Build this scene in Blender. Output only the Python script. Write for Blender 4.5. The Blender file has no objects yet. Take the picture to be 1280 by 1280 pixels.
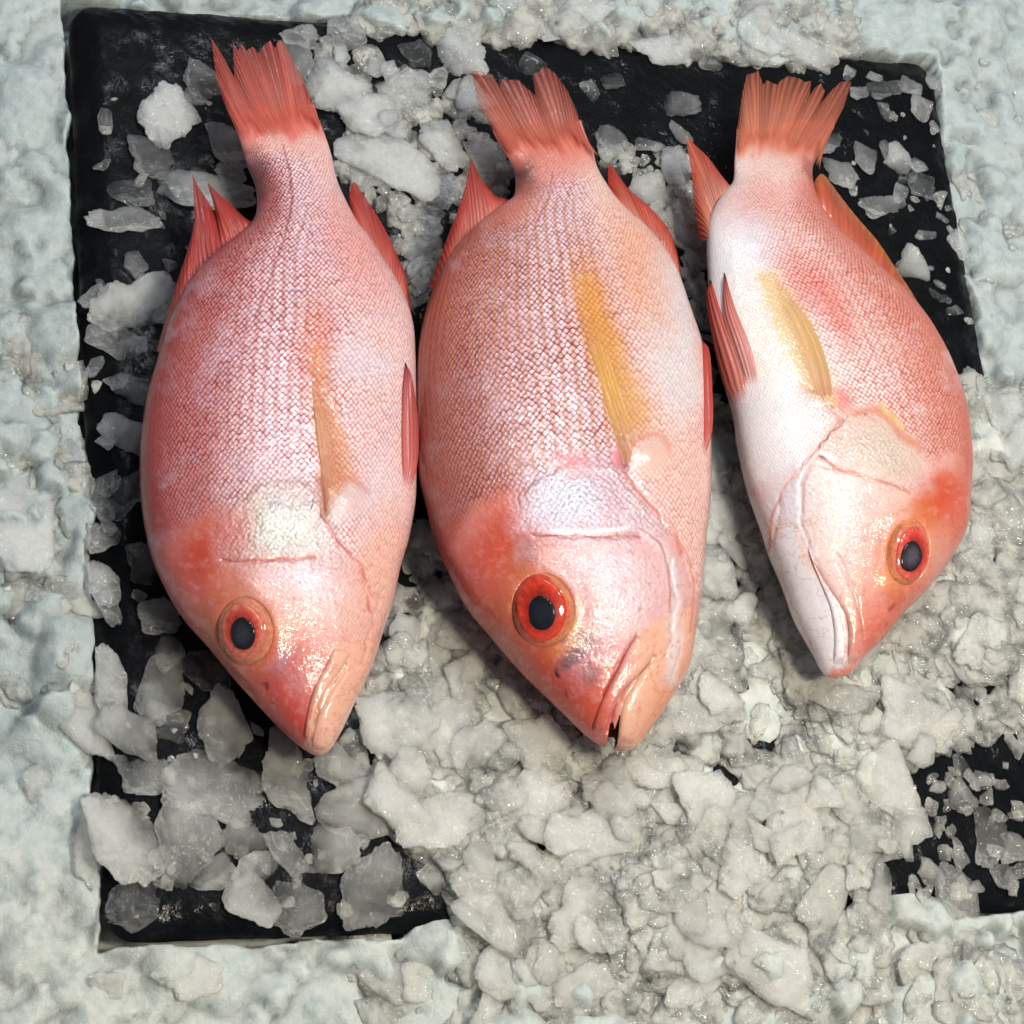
import bpy, math, random
import numpy as np
from mathutils import Vector
from mathutils.bvhtree import BVHTree

SC = bpy.context.scene
COL = SC.collection
RNG = random.Random(7)

# ------------------------------------------------------------------ camera maths
F = 3256.0            # focal length in pixels of a 1280 px wide frame
DIST = 1.27
def nrm(v):
    v = np.asarray(v, float); return v / np.linalg.norm(v)
bu = nrm((-876, -8740, F)); br = nrm((10646, 145, F))     # directions of the board's sides seen from the camera
nz = nrm(np.cross(br, bu))
if nz[2] > 0: nz = -nz
wy = np.array((0, -1.0, 0)); wy = nrm(wy - nz * (wy @ nz))
wx = nrm(np.cross(wy, nz))
RWC = np.array((wx, wy, nz))
CAM = -DIST * (RWC @ np.array((0, 0, 1.0)))
BU = RWC @ bu; BR = RWC @ br

def at(px, py, z=0.0):
    """point(s) of the place at height z that the photo shows at px, py"""
    px = np.asarray(px, float); py = np.asarray(py, float)
    d = np.stack(np.broadcast_arrays(px - 640, py - 640, np.full(np.shape(px), F)), -1) @ RWC.T
    t = (z - CAM[2]) / d[..., 2]
    return CAM + d * t[..., None]
def ray(px, py):
    return nrm(RWC @ np.array((px - 640, py - 640, F)))
def proj(P):
    c = (np.asarray(P) - CAM) @ RWC
    return 640 + F * c[..., 0] / c[..., 2], 640 + F * c[..., 1] / c[..., 2]
MPP = float(np.linalg.norm(at(641, 640) - at(640, 640)))

cam_d = bpy.data.cameras.new('camera'); cam = bpy.data.objects.new('camera', cam_d); COL.objects.link(cam)
from mathutils import Matrix
R3 = np.stack((RWC @ (1, 0, 0), RWC @ (0, -1, 0), RWC @ (0, 0, -1)), 1)
cam.matrix_world = Matrix.Translation(Vector(CAM)) @ Matrix(R3.tolist()).to_4x4()
cam_d.sensor_width = 36; cam_d.lens = 36 * F / 1280; cam_d.clip_start = .05; cam_d.clip_end = 50
SC.camera = cam

# ------------------------------------------------------------------ noise
def _h(ix, iy, iz, seed):
    h = (ix * 374761393 + iy * 668265263 + iz * 2147483647 + seed * 144269504) & 0xffffffff
    h = ((h ^ (h >> 13)) * 1274126177) & 0xffffffff
    h = ((h ^ (h >> 15)) * 2246822519) & 0xffffffff
    return ((h ^ (h >> 16)) & 0xffffff) / float(0xffffff)
def vn2(x, y, seed=0):
    x = np.asarray(x, float); y = np.asarray(y, float)
    ix = np.floor(x).astype(np.int64); iy = np.floor(y).astype(np.int64)
    fx = x - ix; fy = y - iy
    fx = fx * fx * (3 - 2 * fx); fy = fy * fy * (3 - 2 * fy)
    a = _h(ix, iy, 0, seed); b = _h(ix + 1, iy, 0, seed); c = _h(ix, iy + 1, 0, seed); d = _h(ix + 1, iy + 1, 0, seed)
    return (a + (b - a) * fx) * (1 - fy) + (c + (d - c) * fx) * fy
def fbm2(x, y, seed=0, octv=4, gain=.5):
    s = 0; a = 1; t = 0
    for o in range(octv):
        s = s + a * vn2(x * 2 ** o + 17.3 * o, y * 2 ** o - 9.1 * o, seed + o); t += a; a *= gain
    return s / t
def vn3(x, y, z, seed=0):
    ix = np.floor(x).astype(np.int64); iy = np.floor(y).astype(np.int64); iz = np.floor(z).astype(np.int64)
    fx = x - ix; fy = y - iy; fz = z - iz
    fx = fx * fx * (3 - 2 * fx); fy = fy * fy * (3 - 2 * fy); fz = fz * fz * (3 - 2 * fz)
    r = 0
    for dz in (0, 1):
        a = _h(ix, iy, iz + dz, seed); b = _h(ix + 1, iy, iz + dz, seed)
        c = _h(ix, iy + 1, iz + dz, seed); d = _h(ix + 1, iy + 1, iz + dz, seed)
        v = (a + (b - a) * fx) * (1 - fy) + (c + (d - c) * fx) * fy
        r = r + v * (fz if dz else 1 - fz)
    return r
def fbm3(p, s, seed=0, octv=3, gain=.5):
    r = 0; a = 1; t = 0
    for o in range(octv):
        k = s * 2 ** o
        r = r + a * vn3(p[:, 0] * k + 31.7, p[:, 1] * k + 11.9, p[:, 2] * k + 53.1, seed + o); t += a; a *= gain
    return r / t
def sstep(a, b, x):
    t = np.clip((x - a) / (b - a), 0, 1); return t * t * (3 - 2 * t)
def lin(c):
    c = np.asarray(c, float) / 255.0
    return np.where(c <= .04045, c / 12.92, ((c + .055) / 1.055) ** 2.4)

# ------------------------------------------------------------------ mesh helpers
def make_mesh(name, V, Fq, mat=None, attrs=None, smooth=True, parent=None, loc=None):
    V = np.asarray(V, float)
    if loc is not None: V = V - np.asarray(loc)
    me = bpy.data.meshes.new(name)
    Fq = np.asarray(Fq, np.int32); n, k = Fq.shape
    me.vertices.add(len(V)); me.vertices.foreach_set('co', V.astype(np.float32).ravel())
    me.loops.add(n * k); me.loops.foreach_set('vertex_index', Fq.ravel())
    me.polygons.add(n); me.polygons.foreach_set('loop_start', np.arange(0, n * k, k, dtype=np.int32))
    if smooth: me.polygons.foreach_set('use_smooth', np.ones(n, bool))
    me.update(calc_edges=True); me.validate()
    for nm, arr in (attrs or {}).items():
        arr = np.asarray(arr, np.float32)
        if arr.shape[1] == 4:
            a = me.attributes.new(nm, 'FLOAT_COLOR', 'POINT'); a.data.foreach_set('color', arr.ravel())
        else:
            a = me.attributes.new(nm, 'FLOAT_VECTOR', 'POINT'); a.data.foreach_set('vector', arr.ravel())
    if mat: me.materials.append(mat)
    o = bpy.data.objects.new(name, me); COL.objects.link(o)
    if parent is not None: o.parent = parent
    return o
def grid_faces(nu, nv, wrap_v=False, base=0):
    i = np.arange(nu - 1)[:, None]; j = np.arange(nv if wrap_v else nv - 1)[None, :]
    j2 = (j + 1) % nv
    a = i * nv + j; b = i * nv + j2; c = (i + 1) * nv + j2; d = (i + 1) * nv + j
    return np.stack((a, b, c, d), -1).reshape(-1, 4) + base
def poly_sample(pts, n, smooth=True):
    p = np.asarray(pts, float)
    if smooth and len(p) > 2:
        q = np.vstack((2 * p[0] - p[1], p, 2 * p[-1] - p[-2])); out = []
        for i in range(1, len(q) - 2):
            t = np.linspace(0, 1, 12, endpoint=False)[:, None]
            a, b, c, d = q[i - 1], q[i], q[i + 1], q[i + 2]
            out.append(.5 * (2 * b + (c - a) * t + (2 * a - 5 * b + 4 * c - d) * t ** 2 + (3 * b - a - 3 * c + d) * t ** 3))
        p = np.vstack(out + [p[-1:]])
    s = np.r_[0, np.cumsum(np.linalg.norm(np.diff(p, axis=0), axis=1))]
    if s[-1] == 0: return np.repeat(p[:1], n, 0)
    t = np.linspace(0, s[-1], n)
    return np.stack((np.interp(t, s, p[:, 0]), np.interp(t, s, p[:, 1])), 1)
def seg_dist(x, y, pts, closed=False):
    p = np.asarray(pts, float); q = np.roll(p, -1, 0) if closed else p[1:]
    p = p if closed else p[:-1]; best = np.full(np.shape(x), 1e9)
    for a, b in zip(p, q):
        d = b - a; L = max(d @ d, 1e-9)
        t = np.clip(((x - a[0]) * d[0] + (y - a[1]) * d[1]) / L, 0, 1)
        best = np.minimum(best, (x - a[0] - t * d[0]) ** 2 + (y - a[1] - t * d[1]) ** 2)
    return np.sqrt(best)
def inside(x, y, pts):
    p = np.asarray(pts, float); r = np.zeros(np.shape(x), bool); j = len(p) - 1
    for i in range(len(p)):
        c = ((p[i, 1] > y) != (p[j, 1] > y)) & (x < (p[j, 0] - p[i, 0]) * (y - p[i, 1]) / (p[j, 1] - p[i, 1] + 1e-12) + p[i, 0])
        r ^= c; j = i
    return r
def sdist(x, y, pts):      # positive inside
    d = seg_dist(x, y, pts, True); return np.where(inside(x, y, pts), d, -d)

# ------------------------------------------------------------------ node helpers
def new_mat(name):
    m = bpy.data.materials.new(name); m.use_nodes = True
    nt = m.node_tree; nt.nodes.clear()
    return m, nt
class NT:
    def __init__(s, nt): s.nt = nt
    def n(s, t, **kw):
        nd = s.nt.nodes.new(t)
        for k, v in kw.items():
            if k.startswith('i_'):
                key = k[2:]; key = int(key) if key.isdigit() else key.replace('_', ' ')
                s.set(nd.inputs[key], v)
            else: setattr(nd, k, v)
        return nd
    def set(s, inp, v):
        if hasattr(v, 'is_output') or isinstance(v, bpy.types.NodeSocket): s.nt.links.new(v, inp)
        else: inp.default_value = v
    def math(s, op, a, b=0.0, clamp=False):
        nd = s.nt.nodes.new('ShaderNodeMath'); nd.operation = op; nd.use_clamp = clamp
        s.set(nd.inputs[0], a); s.set(nd.inputs[1], b); return nd.outputs[0]
    def mixc(s, f, a, b, blend='MIX'):
        nd = s.nt.nodes.new('ShaderNodeMix'); nd.data_type = 'RGBA'; nd.blend_type = blend
        s.set(nd.inputs[0], f); s.set(nd.inputs[6], a); s.set(nd.inputs[7], b); return nd.outputs[2]
    def mixs(s, f, a, b):
        nd = s.nt.nodes.new('ShaderNodeMixShader')
        s.set(nd.inputs[0], f); s.set(nd.inputs[1], a); s.set(nd.inputs[2], b); return nd.outputs[0]
    def ramp(s, x, a, b, c=0.0, d=1.0):
        nd = s.nt.nodes.new('ShaderNodeMapRange'); nd.interpolation_type = 'SMOOTHSTEP'
        s.set(nd.inputs[0], x)
        for i, v in enumerate((a, b, c, d)): s.set(nd.inputs[i + 1], v)
        return nd.outputs[0]
    def noise(s, vec, scale, detail=3, rough=.5, dim='3D'):
        nd = s.nt.nodes.new('ShaderNodeTexNoise'); nd.noise_dimensions = dim
        if vec is not None: s.nt.links.new(vec, nd.inputs['Vector'])
        nd.inputs['Scale'].default_value = scale; nd.inputs['Detail'].default_value = detail; nd.inputs['Roughness'].default_value = rough
        return nd.outputs['Fac']
    def bump(s, h, strength, dist, normal=None):
        nd = s.nt.nodes.new('ShaderNodeBump'); nd.inputs['Strength'].default_value = 1
        s.set(nd.inputs['Strength'], strength); nd.inputs['Distance'].default_value = dist
        s.set(nd.inputs['Height'], h)
        if normal is not None: s.nt.links.new(normal, nd.inputs['Normal'])
        return nd.outputs[0]
    def out(s, sh):
        o = s.nt.nodes.new('ShaderNodeOutputMaterial'); s.nt.links.new(sh, o.inputs[0])

# ------------------------------------------------------------------ materials
def mat_skin():
    m, nt = new_mat('wet_fish_skin'); k = NT(nt)
    suv = k.n('ShaderNodeAttribute', attribute_name='suv').outputs['Vector']
    col = k.n('ShaderNodeAttribute', attribute_name='col').outputs['Color']
    edg = k.n('ShaderNodeAttribute', attribute_name='edge').outputs['Color']
    msk = k.n('ShaderNodeSeparateXYZ'); nt.links.new(k.n('ShaderNodeAttribute', attribute_name='msk').outputs['Vector'], msk.inputs[0])
    tc = k.n('ShaderNodeTexCoord').outputs['Object']
    # a little waviness in the rows of scales
    nz_ = k.n('ShaderNodeTexNoise'); nt.links.new(suv, nz_.inputs['Vector']); nz_.inputs['Scale'].default_value = .22; nz_.inputs['Detail'].default_value = 2
    sub = k.n('ShaderNodeVectorMath', operation='SUBTRACT'); nt.links.new(nz_.outputs['Color'], sub.inputs[0]); sub.inputs[1].default_value = (.5, .5, .5)
    scl = k.n('ShaderNodeVectorMath', operation='SCALE'); nt.links.new(sub.outputs[0], scl.inputs[0]); scl.inputs['Scale'].default_value = .9
    add = k.n('ShaderNodeVectorMath', operation='ADD'); nt.links.new(suv, add.inputs[0]); nt.links.new(scl.outputs[0], add.inputs[1])
    rot = k.n('ShaderNodeVectorRotate', rotation_type='Z_AXIS'); nt.links.new(add.outputs[0], rot.inputs['Vector']); rot.inputs['Angle'].default_value = math.pi / 4
    v = k.n('ShaderNodeTexVoronoi', voronoi_dimensions='2D', feature='F1'); nt.links.new(rot.outputs[0], v.inputs['Vector'])
    v.inputs['Scale'].default_value = 1; v.inputs['Randomness'].default_value = .34
    rel = k.n('ShaderNodeVectorMath', operation='SUBTRACT'); nt.links.new(rot.outputs[0], rel.inputs[0]); nt.links.new(v.outputs['Position'], rel.inputs[1])
    dot = k.n('ShaderNodeVectorMath', operation='DOT_PRODUCT'); nt.links.new(rel.outputs[0], dot.inputs[0]); dot.inputs[1].default_value = (.707, .707, 0)
    fac = k.math('ADD', v.outputs['Distance'], k.math('MULTIPLY', dot.outputs['Value'], .55))
    n1 = k.noise(suv, .45, 3); n2 = k.noise(tc, 900, 2)
    fac = k.math('ADD', fac, k.math('MULTIPLY', k.math('SUBTRACT', n1, .5), .55))
    e = k.math('MULTIPLY', k.ramp(fac, .22, .68), msk.outputs[0], True)
    vc = k.n('ShaderNodeSeparateXYZ'); nt.links.new(v.outputs['Color'], vc.inputs[0])
    c = k.mixc(e, col, edg)
    lum = k.math('ADD', k.math('MULTIPLY', vc.outputs[0], k.math('MULTIPLY', msk.outputs[0], .22)), k.math('ADD', .80, k.math('MULTIPLY', n2, .2)))
    c = k.mixc(1.0, c, k.n('ShaderNodeCombineXYZ', i_0=lum, i_1=lum, i_2=lum).outputs[0], 'MULTIPLY')
    # wet wrinkled bump
    w = k.n('ShaderNodeTexVoronoi', feature='F1'); nt.links.new(tc, w.inputs['Vector']); w.inputs['Scale'].default_value = 480
    wn = k.noise(tc, 420, 4, .6)
    wr = k.math('MULTIPLY', k.math('ADD', k.math('MULTIPLY', w.outputs['Distance'], .45), k.math('MULTIPLY', wn, 1.3)), msk.outputs[2])
    hgt = k.math('MULTIPLY', k.math('SUBTRACT', 1.0, fac), msk.outputs[0])
    hgt = k.math('ADD', k.math('MULTIPLY', hgt, .6), k.math('ADD', k.math('MULTIPLY', wr, .9), k.math('MULTIPLY', k.noise(tc, 160, 3), .5)))
    bp = k.bump(hgt, .75, .0009)
    slime = k.bump(k.math('ADD', k.math('MULTIPLY', k.noise(tc, 230, 3, .6), 1.0), k.math('ADD', k.math('MULTIPLY', hgt, .4), k.math('MULTIPLY', k.math('MULTIPLY', k.noise(tc, 620, 2, .6), .5), k.math('ADD', .3, msk.outputs[2])))), .85, .0005)
    p = k.n('ShaderNodeBsdfPrincipled')
    nt.links.new(c, p.inputs['Base Color']); nt.links.new(bp, p.inputs['Normal']); nt.links.new(slime, p.inputs['Coat Normal'])
    k.set(p.inputs['Roughness'], k.math('SUBTRACT', .48, k.math('MULTIPLY', msk.outputs[1], .2)))
    k.set(p.inputs['Metallic'], k.math('MULTIPLY', msk.outputs[1], .3))
    p.inputs['Coat Weight'].default_value = .85; p.inputs['Coat Roughness'].default_value = .055; p.inputs['Coat IOR'].default_value = 1.46
    k.out(p.outputs[0]); return m

def mat_fin():
    m, nt = new_mat('wet_fin_membrane'); k = NT(nt)
    col = k.n('ShaderNodeAttribute', attribute_name='col').outputs['Color']
    tc = k.n('ShaderNodeTexCoord').outputs['Object']
    h = k.n('ShaderNodeSeparateXYZ'); nt.links.new(k.n('ShaderNodeAttribute', attribute_name='msk').outputs['Vector'], h.inputs[0])
    p = k.n('ShaderNodeBsdfPrincipled'); nt.links.new(col, p.inputs['Base Color'])
    p.inputs['Roughness'].default_value = .4; p.inputs['Coat Weight'].default_value = .7; p.inputs['Coat Roughness'].default_value = .12
    b = k.bump(k.math('ADD', k.math('MULTIPLY', h.outputs[0], .6), k.math('MULTIPLY', k.noise(tc, 350, 3), .5)), .6, .0006)
    nt.links.new(b, p.inputs['Normal']); nt.links.new(b, p.inputs['Coat Normal'])
    t = k.n('ShaderNodeBsdfTranslucent'); nt.links.new(col, t.inputs['Color'])
    tr = k.n('ShaderNodeBsdfTransparent')
    s = k.mixs(.3, p.outputs[0], t.outputs[0])
    s = k.mixs(k.math('MULTIPLY', h.outputs[1], 1.0, True), s, tr.outputs[0])
    k.out(s); return m

def mat_eye(name, a, b, rough=.05):
    m, nt = new_mat(name); k = NT(nt)
    tc = k.n('ShaderNodeTexCoord').outputs['Object']
    col = k.n('ShaderNodeAttribute', attribute_name='col').outputs['Color']
    n = k.noise(tc, 500, 3, .6)
    c = k.mixc(k.ramp(n, .35, .7), col, k.mixc(1.0, col, (*b, 1), 'MULTIPLY'))
    p = k.n('ShaderNodeBsdfPrincipled'); nt.links.new(c, p.inputs['Base Color'])
    p.inputs['Roughness'].default_value = a; p.inputs['Coat Weight'].default_value = 1; p.inputs['Coat Roughness'].default_value = rough
    nt.links.new(k.bump(n, .25, .0004), p.inputs['Normal'])
    nt.links.new(k.bump(k.noise(tc, 130, 2), .2, .0003), p.inputs['Coat Normal']); p.inputs['Specular IOR Level'].default_value = .1; p.inputs['Coat IOR'].default_value = 1.45
    k.out(p.outputs[0]); return m

def mat_ice():
    """a clear flake: scattering body, frosty patches, edge brightening painted white by view angle, wet gloss"""
    m, nt = new_mat('crushed_ice'); k = NT(nt)
    oi = k.n('ShaderNodeObjectInfo'); geo = k.n('ShaderNodeNewGeometry').outputs['Position']
    fine = k.noise(geo, 1100, 2, .6); big = k.noise(geo, 110, 2, .5)
    fac = k.n('ShaderNodeLayerWeight', i_Blend=.35).outputs['Facing']
    gbm = k.bump(k.math('ADD', k.noise(geo, 210, 2, .5), k.math('MULTIPLY', fine, .2)), .8, .0026)
    sb = k.bump(k.noise(geo, 170, 2, .5), .25, .0012); tint = oi.outputs['Color']
    d = k.n('ShaderNodeBsdfDiffuse'); nt.links.new(tint, d.inputs['Color']); nt.links.new(sb, d.inputs['Normal'])
    t = k.n('ShaderNodeBsdfTranslucent'); nt.links.new(tint, t.inputs['Color'])
    frost = k.mixs(.35, d.outputs[0], t.outputs[0]); tra = k.n('ShaderNodeBsdfTransparent')
    amt = k.math('ADD', k.ramp(big, .35, .7, .15, 1.0), k.math('MULTIPLY', k.math('POWER', fac, 1.8), .9))
    amt = k.math('MULTIPLY', amt, k.math('ADD', .04, k.math('MULTIPLY', k.math('POWER', oi.outputs['Alpha'], 1.6), .72)), True)
    body = k.mixs(amt, tra.outputs[0], frost)
    gl = k.n('ShaderNodeBsdfGlossy'); gl.inputs['Roughness'].default_value = .05; nt.links.new(gbm, gl.inputs['Normal'])
    fr = k.n('ShaderNodeFresnel'); fr.inputs['IOR'].default_value = 1.45; nt.links.new(gbm, fr.inputs['Normal'])
    body = k.mixs(fr.outputs[0], body, gl.outputs[0])
    v = k.n('ShaderNodeVolumeScatter'); v.inputs['Color'].default_value = (.999, .999, .998, 1); v.inputs['Anisotropy'].default_value = 0
    k.set(v.inputs['Density'], k.math('MULTIPLY', k.math('POWER', oi.outputs['Alpha'], 1.6), 1100.0))
    o = nt.nodes.new('ShaderNodeOutputMaterial'); nt.links.new(body, o.inputs[0]); nt.links.new(v.outputs[0], o.inputs['Volume'])
    try: m.cycles.homogeneous_volume = True
    except Exception: pass
    return m
def mat_chip():
    m, nt = new_mat('ice_chip'); k = NT(nt)
    geo = k.n('ShaderNodeNewGeometry').outputs['Position']; oi = k.n('ShaderNodeObjectInfo')
    fine = k.noise(geo, 1100, 2, .6); big = k.noise(geo, 90, 3, .55)
    fac = k.n('ShaderNodeLayerWeight', i_Blend=.35).outputs['Facing']
    gbm = k.bump(k.math('ADD', k.noise(geo, 210, 2, .5), k.math('MULTIPLY', fine, .2)), .8, .0026)
    d = k.n('ShaderNodeBsdfDiffuse'); nt.links.new(oi.outputs['Color'], d.inputs['Color'])
    t = k.n('ShaderNodeBsdfTranslucent'); nt.links.new(oi.outputs['Color'], t.inputs['Color'])
    white = k.mixs(.28, d.outputs[0], t.outputs[0])
    tra = k.n('ShaderNodeBsdfTransparent'); tra.inputs['Color'].default_value = (.95, .965, .97, 1)
    am = k.math('MULTIPLY', k.math('ADD', k.ramp(big, .35, .65, .3, 1.0), k.math('MULTIPLY', k.math('POWER', fac, 1.8), .8)), .4, True)  # facing term adds white to imitate light caught in the edges
    body = k.mixs(am, tra.outputs[0], white)
    gl = k.n('ShaderNodeBsdfGlossy'); gl.inputs['Roughness'].default_value = .05; nt.links.new(gbm, gl.inputs['Normal'])
    fr = k.n('ShaderNodeFresnel'); fr.inputs['IOR'].default_value = 1.45; nt.links.new(gbm, fr.inputs['Normal'])
    k.out(k.mixs(fr.outputs[0], body, gl.outputs[0])); return m

def mat_bed():
    m, nt = new_mat('packed_ice'); k = NT(nt)
    tc = k.n('ShaderNodeTexCoord').outputs['Object']
    a = k.noise(tc, 30, 4, .6); b = k.noise(tc, 140, 4, .6); c = k.noise(tc, 700, 3, .6)
    att = k.n('ShaderNodeAttribute', attribute_name='col').outputs['Color']
    base = k.mixc(k.ramp(b, .3, .72), k.mixc(1.0, att, (.74, .80, .80, 1), 'MULTIPLY'), att)
    base = k.mixc(k.ramp(a, .55, .8, 0, .2), base, k.mixc(1.0, att, (.88, .95, .97, 1), 'MULTIPLY'))
    p = k.n('ShaderNodeBsdfPrincipled'); nt.links.new(base, p.inputs['Base Color'])
    k.set(p.inputs['Roughness'], k.ramp(b, .3, .7, .32, .6))
    p.inputs['Subsurface Weight'].default_value = .6; p.inputs['Subsurface Radius'].default_value = (.9, 1, 1.05); p.inputs['Subsurface Scale'].default_value = .004
    p.inputs['Coat Weight'].default_value = 1; p.inputs['Coat Roughness'].default_value = .06; p.inputs['Coat IOR'].default_value = 1.4
    h = k.math('ADD', k.math('MULTIPLY', b, 1.0), k.math('MULTIPLY', c, .4))
    bp = k.bump(h, .4, .003); nt.links.new(bp, p.inputs['Normal'])
    nt.links.new(k.bump(k.math('ADD', b, k.math('MULTIPLY', k.noise(tc, 420, 3, .65), .6)), 1.0, .0035), p.inputs['Coat Normal'])
    k.out(p.outputs[0]); return m

def mat_slate():
    m, nt = new_mat('wet_black_slate'); k = NT(nt)
    tc = k.n('ShaderNodeTexCoord').outputs['Object']
    a = k.noise(tc, 22, 4, .6); b = k.noise(tc, 160, 4, .65); c = k.noise(tc, 500, 2, .6)
    base = k.mixc(a, (.002, .0024, .0032, 1), (.006, .0068, .0085, 1))
    p = k.n('ShaderNodeBsdfPrincipled'); nt.links.new(base, p.inputs['Base Color'])
    k.set(p.inputs['Roughness'], k.ramp(b, .35, .7, .35, .6)); p.inputs['Specular IOR Level'].default_value = .04
    wet = k.ramp(k.noise(tc, 60, 3, .6), .45, .62, .25, 1.0)
    k.set(p.inputs['Coat Weight'], k.math('MULTIPLY', k.math('POWER', wet, 2.0), .6)); p.inputs['Coat Roughness'].default_value = .045; p.inputs['Coat IOR'].default_value = 1.33
    nt.links.new(k.bump(k.math('ADD', b, k.math('MULTIPLY', c, .4)), .4, .002), p.inputs['Normal'])
    nt.links.new(k.bump(k.math('ADD', k.math('MULTIPLY', b, .35), k.math('ADD', k.noise(tc, 75, 2, .5), k.math('MULTIPLY', c, .12))), .9, .0018), p.inputs['Coat Normal'])
    k.out(p.outputs[0]); return m

M_SKIN, M_FIN, M_ICE, M_BED, M_SLATE, M_CHIP = mat_skin(), mat_fin(), mat_ice(), mat_bed(), mat_slate(), mat_chip()
M_RIM = mat_eye('eye_rim', .4, (.8, .6, .45)); M_IRIS = mat_eye('eye_iris', .35, (.8, .5, .4)); M_PUPIL = mat_eye('eye_pupil', .3, (.7, .7, .8), .08)

# ------------------------------------------------------------------ fish
class Paint:
    def __init__(s, x, y, sn, tn, seed):
        s.x = x + (fbm2(x / 14, y / 14, seed, 3) - .5) * 12; s.y = y + (fbm2(x / 14, y / 14, seed + 50, 3) - .5) * 12
        s.rx, s.ry, s.sn, s.tn, s.seed = x, y, sn, tn, seed
        n = len(x); s.col = np.zeros((n, 3)); s.edge = np.zeros((n, 3)); s.m = np.zeros((n, 3)); s.m[:, 0] = 1
    def put(s, w, col=None, edge=None, scale=None, silver=None, wrinkle=None):
        w = np.clip(w, 0, 1)[:, None]
        if col is not None:
            s.col = s.col * (1 - w) + lin(col) * w
            if edge is None and scale is not None and scale < .3: s.edge = s.edge * (1 - w) + lin(col) * w
        if edge is not None: s.edge = s.edge * (1 - w) + lin(edge) * w
        for i, v in enumerate((scale, silver, wrinkle)):
            if v is not None: s.m[:, i] = s.m[:, i] * (1 - w[:, 0]) + v * w[:, 0]
    def ell(s, cx, cy, rx, ry, ang=0, amt=1, soft=.5, **k):
        a = math.radians(ang); dx = s.x - cx; dy = s.y - cy
        soft = max(soft, .75) if min(rx, ry) > 9 else soft
        u = (dx * math.cos(a) + dy * math.sin(a)) / rx; v = (-dx * math.sin(a) + dy * math.cos(a)) / ry
        s.put(amt * (1 - sstep(1 - soft, 1 + soft, np.sqrt(u * u + v * v))), **k)
    def poly(s, pts, feather=10, amt=1, raw=False, **k):
        d = sdist(s.rx if raw else s.x, s.ry if raw else s.y, pts); s.put(amt * sstep(-feather, feather, d), **k)
    def line(s, pts, w=3, amt=1, **k):
        x = s.rx * .6 + s.x * .4; y = s.ry * .6 + s.y * .4
        s.put(amt * np.exp(-(seg_dist(x, y, pts) / w) ** 2), **k)
    def mottle(s, size, amt, thr, seed, **k):
        s.put(amt * sstep(thr - .06, thr + .26, fbm2(s.rx / size, s.ry / size, s.seed + seed, 5, .6)), **k)

def paint_common(p, d, dorsal, orient):
    """body colours shared by the three fish; dorsal = -1 when the back lies to the left"""
    p.put(np.ones(len(p.x)), d['flank'], d['flank_edge'], 1, .12, .12)
    p.root = d
    td = p.tn * dorsal                       # +1 at the back, -1 at the belly
    p.put(sstep(-.05, -.75, td) * .95, d['belly'], d['belly_edge'], .75)
    p.put(sstep(.05, .7, td) * .9, d['back'], d['back_edge'], .9)
    p.put(sstep(.72, 1.0, td) * .85, d['ridge'], d['ridge'], .35)

FISH = {}
def finish(p, tailcol):
    n = fbm2(p.rx / 16, p.ry / 30, p.seed + 71, 3)
    rays = fbm2(p.tn * 16 + 3, p.sn * 8, p.seed + 73, 3)
    tw = sstep(.022, -.012, p.sn + (n - .5) * .05)
    p.put(tw, tailcol, scale=0, wrinkle=.1); p.put(tw * sstep(.5, .75, rays) * .4, (216, 104, 88)); p.put(tw * sstep(.48, .25, rays) * .35, (240, 184, 164))
    v = np.abs(fbm2(p.rx / 13, p.ry / 13, p.seed + 81, 4) - .5)
    p.put(sstep(.035, .0, v) * .38 * sstep(.55, .75, p.sn), (192, 84, 72))
    v2 = fbm2(p.rx / 7, p.ry / 7, p.seed + 91, 3)
    p.put(sstep(.56, .7, v2) * .14 * sstep(.5, .72, p.sn), (240, 210, 204))
    p.m[:, 0] *= .78 + .22 * sstep(.3, .6, fbm2(p.rx / 34, p.ry / 34, p.seed + 61, 3))

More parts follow.
